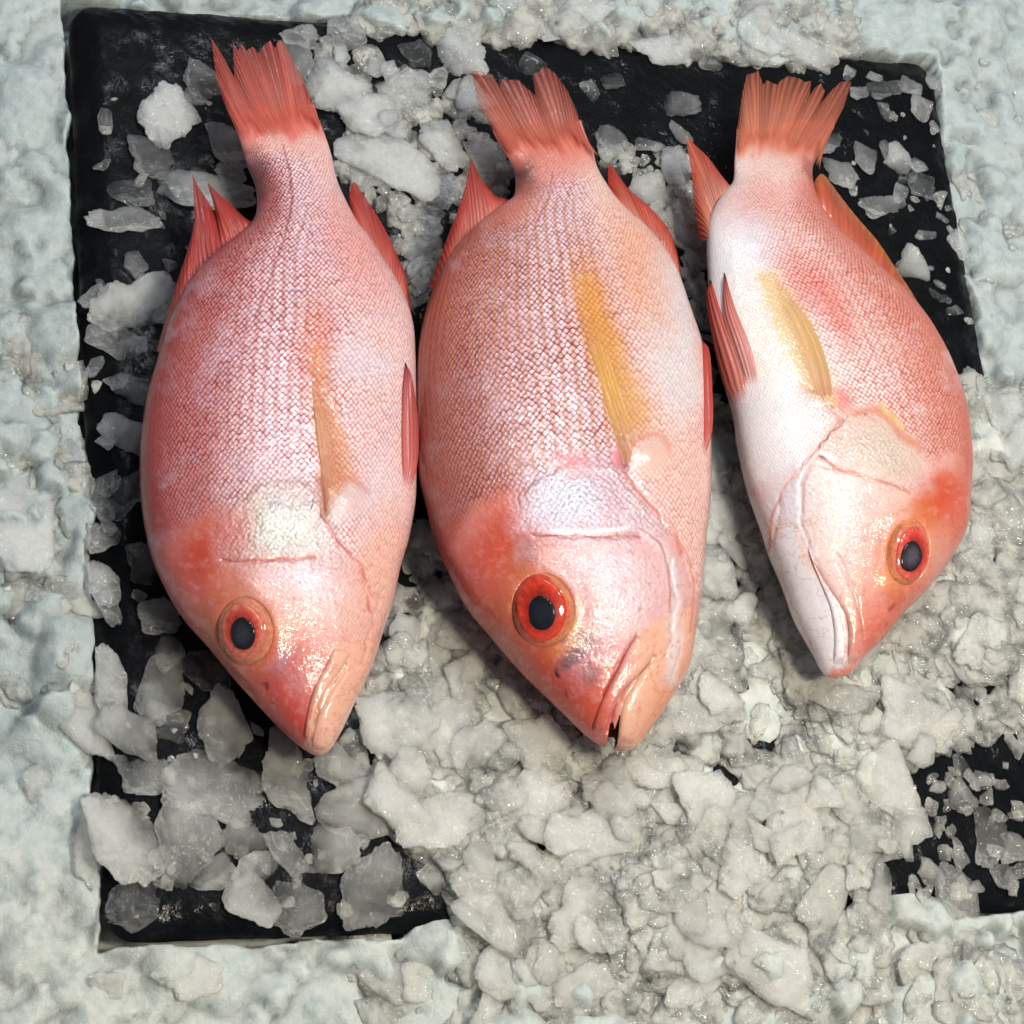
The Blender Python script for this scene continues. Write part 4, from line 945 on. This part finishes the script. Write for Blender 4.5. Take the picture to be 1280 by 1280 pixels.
for i in range(26):
    flat = RNG.choice((.24, .3, .36, .44, .55)); P, Fc = chunk_shape(100 + i * 7, flat, ICO5, RNG.uniform(.7, 1.35))
    me = bpy.data.meshes.new('ice_chunk'); me.from_pydata(P.tolist(), [], Fc.tolist()); me.polygons.foreach_set('use_smooth', np.ones(len(Fc), bool)); me.update()
    me.materials.append(M_ICE); PROTO.append((me, float(-P[:, 2].min()), flat))
FLATP = [p for p in PROTO if p[2] <= .37]
SMALL = [chunk_shape(900 + i * 5, RNG.choice((.3, .42, .6)), ICO3, 1.1) for i in range(14)]

HS = .002; HN = int(2 * EXT / HS) + 1
HM = np.zeros((HN, HN))
hx = np.arange(HN) * HS - EXT
HXX, HYY = np.meshgrid(hx, hx, indexing='ij')
_bu, _bv = board_uv(np.stack((HXX, HYY, 0 * HXX), -1))
onb = (np.minimum(np.minimum(_bu, WX - _bu), np.minimum(_bv, HY - _bv)) > 0)
ii = np.clip(((HXX - gx[0]) / ST).astype(int), 0, len(gx) - 1); jj = np.clip(((HYY - gy[0]) / ST).astype(int), 0, len(gy) - 1)
HM = np.where(onb, np.maximum(0, Hh[ii, jj]), Hh[ii, jj])
def fish_clear(px, py, rpx):
    """(deep inside a fish?, allowed top height)"""
    cap = 9.0; deep = False
    for outl, zm in FISH.values():
        dd = float(sdist(np.array([px]), np.array([py]), outl)[0])
        if dd > rpx * .75: deep = True
        if dd > -rpx * 1.2: cap = min(cap, zm - .006)
    return deep, cap
def settle(x, y, rx, ry, ht, q=.6):
    i0, i1 = np.clip(np.searchsorted(hx, (x - rx * .8, x + rx * .8)), 0, HN); j0, j1 = np.clip(np.searchsorted(hx, (y - ry * .8, y + ry * .8)), 0, HN)
    if i1 <= i0 or j1 <= j0: return 0
    return float(np.quantile(HM[i0:i1, j0:j1], q))
def stamp(x, y, rx, ry, rot, zc, hz):
    R = max(rx, ry); i0, i1 = np.clip(np.searchsorted(hx, (x - R, x + R)), 0, HN); j0, j1 = np.clip(np.searchsorted(hx, (y - R, y + R)), 0, HN)
    X = HXX[i0:i1, j0:j1] - x; Y = HYY[i0:i1, j0:j1] - y; c_, s_ = math.cos(rot), math.sin(rot)
    u = (X * c_ + Y * s_) / rx; v = (-X * s_ + Y * c_) / ry; k = np.clip(1 - u * u - v * v, 0, 1)
    HM[i0:i1, j0:j1] = np.where(k > 0, np.maximum(HM[i0:i1, j0:j1], zc + hz * np.sqrt(k) * .45), HM[i0:i1, j0:j1])
NCH = [0]
def tint(px, py, jit=.05):
    w = float(sstep(700, 1150, py + .2 * px)); c = lin((240, 246, 247)) * (1 - w) + lin((254, 250, 240)) * w  # warm light over the lower heap is put into the ice colour
    return c * (1 + RNG.uniform(-jit, jit))
def place(px, py, w, h, rot=0, cloud=.5, label='', group='', z=None, proto=None, q=.55, tilt=.08):
    """a piece w by h photo pixels across, turned rot degrees anticlockwise in the photo"""
    deep, cap = fish_clear(px, py, min(w, h) / 2)
    me, low, flat = proto or RNG.choice(FLATP if max(w, h) > 60 else PROTO)
    sx, sy = w / 2 * MPP * 1.04, h / 2 * MPP * 1.06; sz = min(sx, sy) * RNG.uniform(.42, .6)
    p0 = at(px, py, .008); rr = math.radians(rot)
    base = settle(p0[0], p0[1], sx, sy, sz, q) if z is None else z
    zc = base + low * sz * .45
    top = zc + low * sz
    if top > cap: zc -= top - cap
    p = at(px, py, zc)
    o = bpy.data.objects.new('ice_chunk', me); COL.objects.link(o)
    o.location = p; o.rotation_euler = (RNG.gauss(0, tilt), RNG.gauss(0, tilt), rr); o.scale = (sx, sy, sz)
    t = tint(px, py); o.color = (*t, max(0, min(1, .04 + .66 * cloud ** 1.25)))
    o['label'] = label; o['category'] = 'ice'; o['group'] = group or 'crushed ice chunks'
    stamp(p[0], p[1], sx, sy, rr, zc, low * sz); NCH[0] += 1
    return o

# loose chips first, the bottom layer of the heap
chipsV, chipsF, chip_off = [], [], 0
def chip(px, py, r, sink=0.0):
    global chip_off
    P, Fc = RNG.choice(SMALL); a = RNG.uniform(0, 6.28); c_, s_ = math.cos(a), math.sin(a)
    S = np.array((r * RNG.uniform(.8, 1.3), r * RNG.uniform(.55, 1.1), r * RNG.uniform(.3, .48))) * MPP
    b_, d_ = RNG.gauss(0, .16), RNG.gauss(0, .16); P = np.stack((P[:, 0], P[:, 1], P[:, 2] + b_ * P[:, 0] + d_ * P[:, 1]), 1)
    Q = P * S; Q = np.stack((Q[:, 0] * c_ - Q[:, 1] * s_, Q[:, 0] * s_ + Q[:, 1] * c_, Q[:, 2]), 1)
    p0 = at(px, py, .006); base = settle(p0[0], p0[1], S[0], S[1], S[2], .25); zc = base + S[2] * .1 - sink
    deep, cap = fish_clear(px, py, r)
    if deep: return
    if zc + S[2] > cap: zc = cap - S[2]
    p = at(px, py, zc); chipsV.append(Q + p); chipsF.append(Fc + chip_off); chip_off += len(Q)
    stamp(p[0], p[1], S[0], S[1], a, zc, S[2] * .4)
def rnd_in(poly):
    P = np.asarray(poly, float)
    while True:
        x = RNG.uniform(P[:, 0].min(), P[:, 0].max()); y = RNG.uniform(P[:, 1].min(), P[:, 1].max())
        if inside(np.array([x]), np.array([y]), P)[0]: return x, y
TAILGAP = [(400, 60), (440, 55), (590, 110), (640, 200), (640, 250), (575, 250), (555, 330), (520, 370), (470, 250), (430, 230)]
RGAP = [(740, 180), (820, 180), (870, 190), (890, 300), (885, 420), (900, 560), (880, 460), (860, 370), (800, 240)]
LOWL = [(130, 830), (230, 790), (300, 850), (380, 950), (460, 950), (520, 1040), (520, 1130), (400, 1150), (140, 1150)]
LEFT = [(120, 130), (260, 90), (300, 200), (230, 320), (180, 480), (180, 680), (260, 830), (140, 830), (110, 500)]
LOWR = [(1130, 990), (1200, 940), (1278, 930), (1278, 1120), (1120, 1130)]
RTOP = [(1060, 90), (1160, 95), (1220, 440), (1180, 420), (1100, 280), (1040, 220)]
BEDL = [(0, 400), (95, 420), (120, 880), (60, 900), (0, 860)]
BEDT = [(430, 0), (1060, 0), (1060, 70), (900, 70), (720, 45), (450, 30)]
BEDB = [(450, 1190), (600, 1180), (1180, 1160), (1280, 1160), (1280, 1280), (480, 1280)]
BEDR = [(1175, 90), (1280, 60), (1280, 470), (1240, 460)]
for poly, n, lo, hi in ((HEAP, 1150, 9, 34), (TAILGAP, 190, 8, 20), (RGAP, 90, 7, 18), (LOWR, 30, 5, 14), (LOWL, 34, 4, 11), (LEFT, 8, 4, 10), (RTOP, 9, 3, 9), (BEDL, 25, 4, 10), (BEDT, 50, 4, 12), (BEDB, 70, 5, 13), (BEDR, 16, 3, 7)):
    for _ in range(n): chip(*rnd_in(poly), RNG.uniform(lo, hi))

for poly, n, lo, hi in ((BEDL, 55, 12, 36), (BEDT, 190, 10, 36), (BEDB, 260, 10, 36), (BEDR, 26, 8, 24), ([(1210, 470), (1290, 470), (1290, 930), (1220, 930)], 70, 10, 30)):
    for _ in range(n): chip(*rnd_in(poly), RNG.uniform(lo, hi), .0012)
HM = .4 * HM + .6 * blur(HM, 3)
# pieces one can name
CH = [
 (208, 141, 76, 80, 20, .85, 'white opaque lump of ice, brightest on the bare dark board left of the left tail'),
 (186, 194, 62, 58, -20, .22, 'clear piece of ice just below the white opaque lump by the left tail'),
 (256, 237, 122, 54, -4, .6, 'flat oblong ice slab behind the left fish\'s dorsal fin spikes'),
 (163, 240, 56, 38, 0, .22, 'dim glassy piece left of the oblong slab on the dark board'),
 (156, 274, 92, 42, -15, .62, 'long cloudy ice flake below the dim glassy piece at the left edge'),
 (174, 378, 104, 96, -25, .66, 'broad cloudy ice plate against the upper back of the left fish'),
 (118, 370, 40, 32, 0, .42, 'small chunk sticking out left of the broad cloudy plate'),
 (255, 102, 52, 46, -20, .28, 'translucent chunk touching the left edge of the left tail fin'),
 (287, 182, 46, 72, 10, .5, 'upright grey chunk tucked under the left tail fin'),
 (424, 110, 84, 84, 0, .7, 'large rounded cloudy chunk right of the left tail fin'),
 (461, 140, 72, 74, 30, .78, 'whitish angular chunk lying on the large rounded one right of the left tail'),
 (376, 44, 52, 40, -20, .45, 'grey chunk at the top edge just right of the left tail tips'),
 (371, 78, 42, 62, 5, .55, 'upright chunk between the left tail fin and the large rounded chunk'),
 (432, 42, 52, 48, 0, .35, 'clear greyish chunk on the black top edge of the board'),
 (489, 204, 140, 74, -38, .72, 'longest slanting ice slab between the left and middle tails'),
 (512, 116, 62, 70, 60, .58, 'wedge-shaped chunk above the longest slanting slab'),
 (557, 180, 76, 62, -40, .66, 'cloudy chunk right of the slanting slab, left of the middle tail'),
 (577, 66, 68, 76, 20, .82, 'white chunk hanging from the top ice over the board left of the middle tail'),
 (613, 208, 44, 84, 32, .55, 'narrow chunk pressed against the root of the middle tail'),
 (527, 308, 58, 38, 25, .52, 'flat chunk in the narrow gap above where left and middle fish meet'),
 (558, 240, 54, 48, 0, .5, 'cloudy chunk beside the dorsal fin tip of the middle fish'),
 (519, 67, 44, 38, 0, .08, 'almost black clear chunk left of the hanging white chunk'),
 (140, 424, 62, 44, -20, .32, 'curved clear chunk under the broad cloudy plate at left'),
 (166, 490, 46, 50, 10, .26, 'grey glassy chunk beside the left fish, above the knobbly one'),
 (154, 545, 58, 54, 0, .52, 'knobbly grey chunk beside the widest part of the left fish'),
 (160, 618, 62, 62, 0, .12, 'dark transparent chunk beside the left fish, below the knobbly one'),
 (177, 702, 42, 52, -15, .28, 'oval glassy chunk beside the nape of the left fish'),
 (199, 770, 50, 46, 0, .34, 'squarish grey chunk beside the forehead of the left fish'),
 (130, 730, 36, 58, 0, .58, 'pale knob of ice leaning in from the left bed over the slate edge'),
 (210, 815, 36, 46, 20, .36, 'small chunk right under the squarish grey chunk'),
 (258, 836, 58, 50, -10, .14, 'clear chunk with a bright blue glint just left of the left fish\'s snout'),
 (139, 858, 36, 96, -4, .7, 'pale upright spike of ice at the lower left edge of the board'),
 (157, 918, 68, 66, 0, .46, 'broken chunk at the foot of the pale spike'),
 (203, 858, 52, 76, -15, .45, 'two-lobed grey chunk right of the pale spike'),
 (210, 906, 52, 42, 0, .28, 'dim chunk under the two-lobed one'),
 (278, 906, 58, 90, 15, .5, 'tall grey chunk below the glinting clear one'),
 (180, 970, 70, 44, -10, .5, 'lens-shaped grey chunk above the big lower-left one'),
 (270, 985, 122, 84, -10, .52, 'widest grey chunk in the lower left corner of the board'),
 (362, 972, 70, 108, 38, .6, 'slanting teardrop-shaped chunk below the left fish\'s chin'),
 (157, 1048, 78, 112, 8, .6, 'big oval cloudy chunk standing at the lower left board edge'),
 (233, 1050, 78, 92, 25, .5, 'jagged grey chunk right of the big oval one'),
 (307, 1048, 56, 50, 0, .4, 'roundish grey chunk below the widest grey chunk'),
 (205, 1081, 36, 44, 20, .28, 'little clear chunk at the foot of the jagged grey chunk'),
 (166, 1133, 60, 54, 8, .03, 'fully clear square chunk in the bottom left corner of the board'),
 (266, 1094, 54, 36, 25, .56, 'pale finger of ice above the bare black bottom strip'),
 (323, 1085, 66, 36, 5, .56, 'flat pale chunk right of the pale finger'),
 (361, 1068, 32, 66, 40, .5, 'thin slanting stick of ice below the teardrop chunk'),
 (411, 1062, 70, 54, -10, .56, 'three-cornered pale chunk right of the thin slanting stick'),
 (318, 1122, 66, 52, -25, .62, 'bright chunk lying lowest above the bare black bottom strip'),
 (372, 1136, 62, 62, 0, .28, 'transparent chunk on the bottom edge, right of the lowest bright one'),
 (443, 1013, 88, 70, 10, .68, 'smooth oblong chunk below the tip of the left fish\'s jaw'),
 (428, 960, 66, 52, -20, .38, 'dim chunk partly under the left fish\'s chin, above the smooth oblong one'),
 (109, 1064, 32, 84, -5, .5, 'long glassy piece lying along the left outside edge of the board'),
 (466, 1108, 74, 98, -8, .34, 'upright see-through oval chunk at the bottom with a warm grey tinge'),
 (497, 904, 92, 88, 20, .76, 'broad white chunk right of the left fish\'s jaw'),
 (561, 910, 52, 90, -14, .78, 'tall white chunk between two broad ones under the heads'),
 (604, 928, 58, 44, 25, .78, 'oval white chunk right of the tall white one'),
 (670, 928, 82, 66, -5, .82, 'whitish chunk left of the middle fish\'s snout'),
 (657, 1002, 108, 92, -10, .88, 'largest white chunk below the middle fish\'s snout'),
 (560, 1022, 136, 64, 18, .88, 'long ragged white slab left of the largest white chunk'),
 (621, 1111, 108, 74, -5, .78, 'broad flat chunk near the bottom, under the long ragged slab'),
 (696, 1092, 54, 40, 8, .5, 'egg-shaped grey chunk right of the broad flat one'),
 (687, 1127, 42, 38, 0, .1, 'dark see-through chunk under the egg-shaped grey one'),
 (749, 1044, 122, 62, 22, .92, 'long warm-white slab below the middle fish\'s lower jaw'),
 (641, 1162, 62, 62, 0, .38, 'grey translucent chunk over the hidden bottom edge of the board'),
 (722, 1138, 90, 72, 20, .78, 'lumpy pale chunk right of the dark see-through one'),
 (1141, 900, 112, 74, -32, .92, 'large smooth white slab at the right below the right fish'),
 (990, 1012, 76, 136, -6, .92, 'tallest flat white slab in the lower right heap'),
 (1107, 976, 70, 92, 12, .86, 'pale upright slab right of the tallest flat slab'),
 (882, 1006, 78, 80, 0, .92, 'bright angular chunk left of the tallest flat slab'),
 (920, 1082, 68, 70, 20, .86, 'pale chunk below and left of the tallest flat slab'),
 (1137, 1032, 54, 52, 0, .72, 'smooth grey-white chunk beside the dark gap at lower right'),
 (1034, 1122, 52, 88, -38, .8, 'ribbed slanting chunk near the bottom right'),
 (961, 1218, 106, 106, 0, .88, 'big whitish chunk at the bottom of the heap'),
 (897, 1152, 64, 66, -20, .7, 'pointed pale chunk above and left of the big bottom one'),
 (1203, 994, 38, 42, 0, .3, 'small glassy chunk on the black gap at the right'),
 (1236, 1048, 46, 74, -20, .36, 'glassy upright chunk standing in the dark lower right corner'),
 (1195, 1112, 54, 68, 5, .3, 'dim chunk at the lower right bottom edge of the board'),
 (1268, 1060, 46, 40, 10, .42, 'knobbly chunk at the right frame edge in the dark corner'),
 (1083, 196, 38, 50, 20, .42, 'grey chunk right of the right tail on bare slate'),
 (1122, 201, 40, 50, 25, .66, 'pale pointed chunk on bare slate right of the grey one'),
 (1153, 232, 40, 42, 0, .28, 'round glassy chunk near the right board edge'),
 (1138, 107, 34, 32, 0, .5, 'pebble of ice near the top right board corner'),
 (1153, 134, 42, 42, 20, .4, 'knobbly chunk under the top right corner pebble'),
 (1167, 102, 22, 36, 0, .4, 'little piece on the very top right corner of the board'),
 (1108, 112, 62, 36, -10, .22, 'dim purplish-grey chunk right of the right tail tip'),
 (1103, 258, 68, 42, -10, .5, 'wide grey chunk beside the right fish\'s dorsal fin'),
 (1138, 328, 48, 50, 0, .62, 'rounded pale chunk right of the right dorsal fin'),
 (1049, 215, 54, 40, -25, .56, 'pale flat chunk between right tail and dorsal fin'),
 (1038, 176, 42, 36, 10, .42, 'chunk just under the right corner of the right tail fin'),
 (1150, 420, 46, 46, 0, .3, 'dim chunk beside the back of the right fish'),
 (853, 131, 50, 40, -12, .24, 'lone glassy chunk on bare slate between middle and right tails'),
 (851, 165, 28, 34, 10, .5, 'small pale chunk just below the lone glassy one'),
 (810, 182, 42, 28, -35, .5, 'slanting chunk right of the middle anal fin tip'),
 (846, 207, 46, 56, 0, .56, 'cloudy angular chunk left of the right anal fin'),
 (763, 178, 46, 50, 20, .34, 'grey chunk touching the root of the middle tail on its right'),
 (738, 114, 22, 30, 20, .35, 'small grey sliver right of the middle tail fin'),
 (766, 101, 34, 28, 0, .08, 'nearly invisible clear chunk right of the grey sliver'),
 (666, 80, 38, 32, 0, .06, 'dark clear chunk in front of the middle tail tips'),
 (888, 80, 36, 20, 0, .3, 'flat glassy bit left of the right tail tip'),
 (815, 240, 60, 56, -40, .52, 'grey chunk beside the middle anal fin'),
 (865, 300, 40, 80, 10, .5, 'tall grey chunk in the gap between middle and right fish'),
 (912, 645, 60, 62, 0, .74, 'smooth white lump between the middle and right fish heads'),
 (905, 560, 36, 50, 10, .6, 'grey lump above the smooth white one between the heads'),
 (100, 905, 60, 110, 15, .62, 'slumped wet chunk leaning on the left board edge from the bed'),
 (1198, 306, 26, 44, 10, .6, 'small chunk leaning on the right board edge'),
 (826, 62, 86, 46, 5, .85, 'jutting white lump of the top ice between middle and right tails'),
 (1000, 62, 92, 52, -10, .9, 'fat white lump of the top ice above the right tail'),
 (720, 20, 120, 60, 10, .92, 'broad white lump at the top frame edge above the middle tail'),
 (950, 40, 60, 70, 20, .9, 'upright white lump just left of the fat one at the top'),
 (20, 640, 90, 150, -8, .85, 'wide milky plate of ice at the left frame edge'),
 (235, 1222, 80, 48, 10, .8, 'milky rounded lump below the board\'s lower left corner'),
 (48, 978, 34, 42, 10, .45, 'clear droplet-like bit alone on the smooth left bed'),
 (132, 1230, 40, 28, -15, .55, 'small clear bit alone on the bed below the corner'),
]
for c in CH:
    big = max(c[2], c[3]) > 60
    place(*c[:6], label=c[6], group='pieces of ice with a shape of their own')
# the many pieces between them: same kind of place, same description
REG = [
 ('heap', HEAP, 88, 36, 96, .55, 1.0, 'whitish chunk of crushed ice in the dense heap below and right of the fish heads', 'ice chunks heaped below the fish heads'),
 ('tail', TAILGAP, 16, 24, 54, .42, .75, 'greyish chunk of crushed ice packed between the left and middle fish tails', 'ice chunks between the left and middle tails'),
 ('rgap', RGAP, 10, 20, 46, .35, .65, 'grey chunk of crushed ice in the gap between the middle and right fish', 'ice chunks between the middle and right fish'),
 ('lowl', LOWL, 8, 16, 34, .15, .5, 'small grey chunk among larger ones in the lower left of the board', 'small ice chunks at the lower left of the board'),
 ('left', LEFT, 20, 18, 48, .10, .45, 'small glassy chunk on the black strip of board left of the left fish', 'glassy ice chunks left of the left fish'),
 ('rtop', RTOP, 22, 14, 40, .15, .6, 'small glassy chunk on the black slate behind the right fish', 'glassy ice chunks behind the right fish'),
 ('lowr', LOWR, 12, 22, 52, .2, .6, 'glassy chunk of crushed ice over the dark lower right corner of the slate', 'glassy ice chunks in the lower right corner of the board'),
 ('bedb', BEDB, 10, 40, 90, .7, .95, 'pale chunk frozen into the bed along the bottom of the photo', 'ice chunks in the bed along the bottom'),
]
taken = [(c[0], c[1], min(c[2], c[3]) / 2) for c in CH]
for key, poly, n, lo, hi, c0, c1, lab, grp in REG:
    got = 0; tries = 0
    while got < n and tries < n * 60:
        tries += 1
        x, y = rnd_in(poly); w = RNG.uniform(lo, hi) * (1 if RNG.random() < .6 else .75)
        lim = .42 if key == 'heap' else .5
        if any((x - a) ** 2 + (y - b) ** 2 < (lim * (r + w / 2)) ** 2 for a, b, r in taken): continue
        if fish_clear(x, y, w / 2)[0]: continue
        place(x, y, w, w * RNG.uniform(.48, .92), RNG.uniform(0, 180), RNG.uniform(c0, c1), lab, grp, q=.5, tilt=.09)
        taken.append((x, y, w / 2)); got += 1
for _ in range(14): chip(*rnd_in(RNG.choice((LOWL, LEFT, RTOP, TAILGAP))), RNG.uniform(2, 5))
st = make_mesh('ice_chips', np.vstack(chipsV), np.vstack(chipsF), M_CHIP)
st['kind'] = 'stuff'; st['label'] = 'loose small chips of crushed ice strewn between the chunks'; st['category'] = 'ice chips'
st.color = (*lin((254, 251, 243)), .5)

# ------------------------------------------------------------------ light
w = bpy.data.worlds.new('World'); SC.world = w; w.use_nodes = True
w.node_tree.nodes['Background'].inputs[0].default_value = (.80, .90, 1.0, 1); w.node_tree.nodes['Background'].inputs[1].default_value = .255
def lamp(name, loc, target, size, power, colr, sy=None):
    l = bpy.data.lights.new(name, 'AREA'); l.energy = power; l.color = colr; l.size = size
    if sy: l.shape = 'RECTANGLE'; l.size_y = sy
    o = bpy.data.objects.new(name, l); COL.objects.link(o); o.location = loc
    o.rotation_euler = (Vector(target) - Vector(loc)).to_track_quat('-Z', 'Y').to_euler()
mir = nrm(CAM * (-1, -1, 1)); side = nrm(np.cross(mir, (0, 0, 1))); upv = np.cross(side, mir)
for a_, b_, pw in ((.0, .06, 5.5), (-.34, -.05, 4.5), (.30, .30, 4.5)):
    lamp('ceiling_lamp', tuple(mir * 1.7 + side * a_ + upv * b_), (0, 0, 0), .12, pw, (.95, .98, 1.0))
lamp('ceiling_lamp', (-.05, .95, 1.5), (0, 0, 0), .10, 4, (.86, .94, 1.0), .9)
lamp('warm_counter_lamp', (.30, -.42, 1.25), (.10, -.16, 0), .18, 11.5, (1.0, .90, .70))

SC.view_settings.view_transform = 'Standard'; SC.view_settings.look = 'None'; SC.view_settings.exposure = 0; SC.view_settings.gamma = 1
SC.render.engine = 'CYCLES'
SC.cycles.use_denoising = True
SC.cycles.max_bounces = 14; SC.cycles.volume_bounces = 12; SC.cycles.transmission_bounces = 4; SC.cycles.transparent_max_bounces = 16; SC.cycles.diffuse_bounces = 4; SC.cycles.glossy_bounces = 4
SC.cycles.sample_clamp_indirect = 4
SC.cycles.blur_glossy = .5
SC.cycles.use_adaptive_sampling = True; SC.cycles.adaptive_threshold = .04; SC.cycles.adaptive_min_samples = 24; SC.cycles.use_light_tree = False; SC.cycles.time_limit = 900
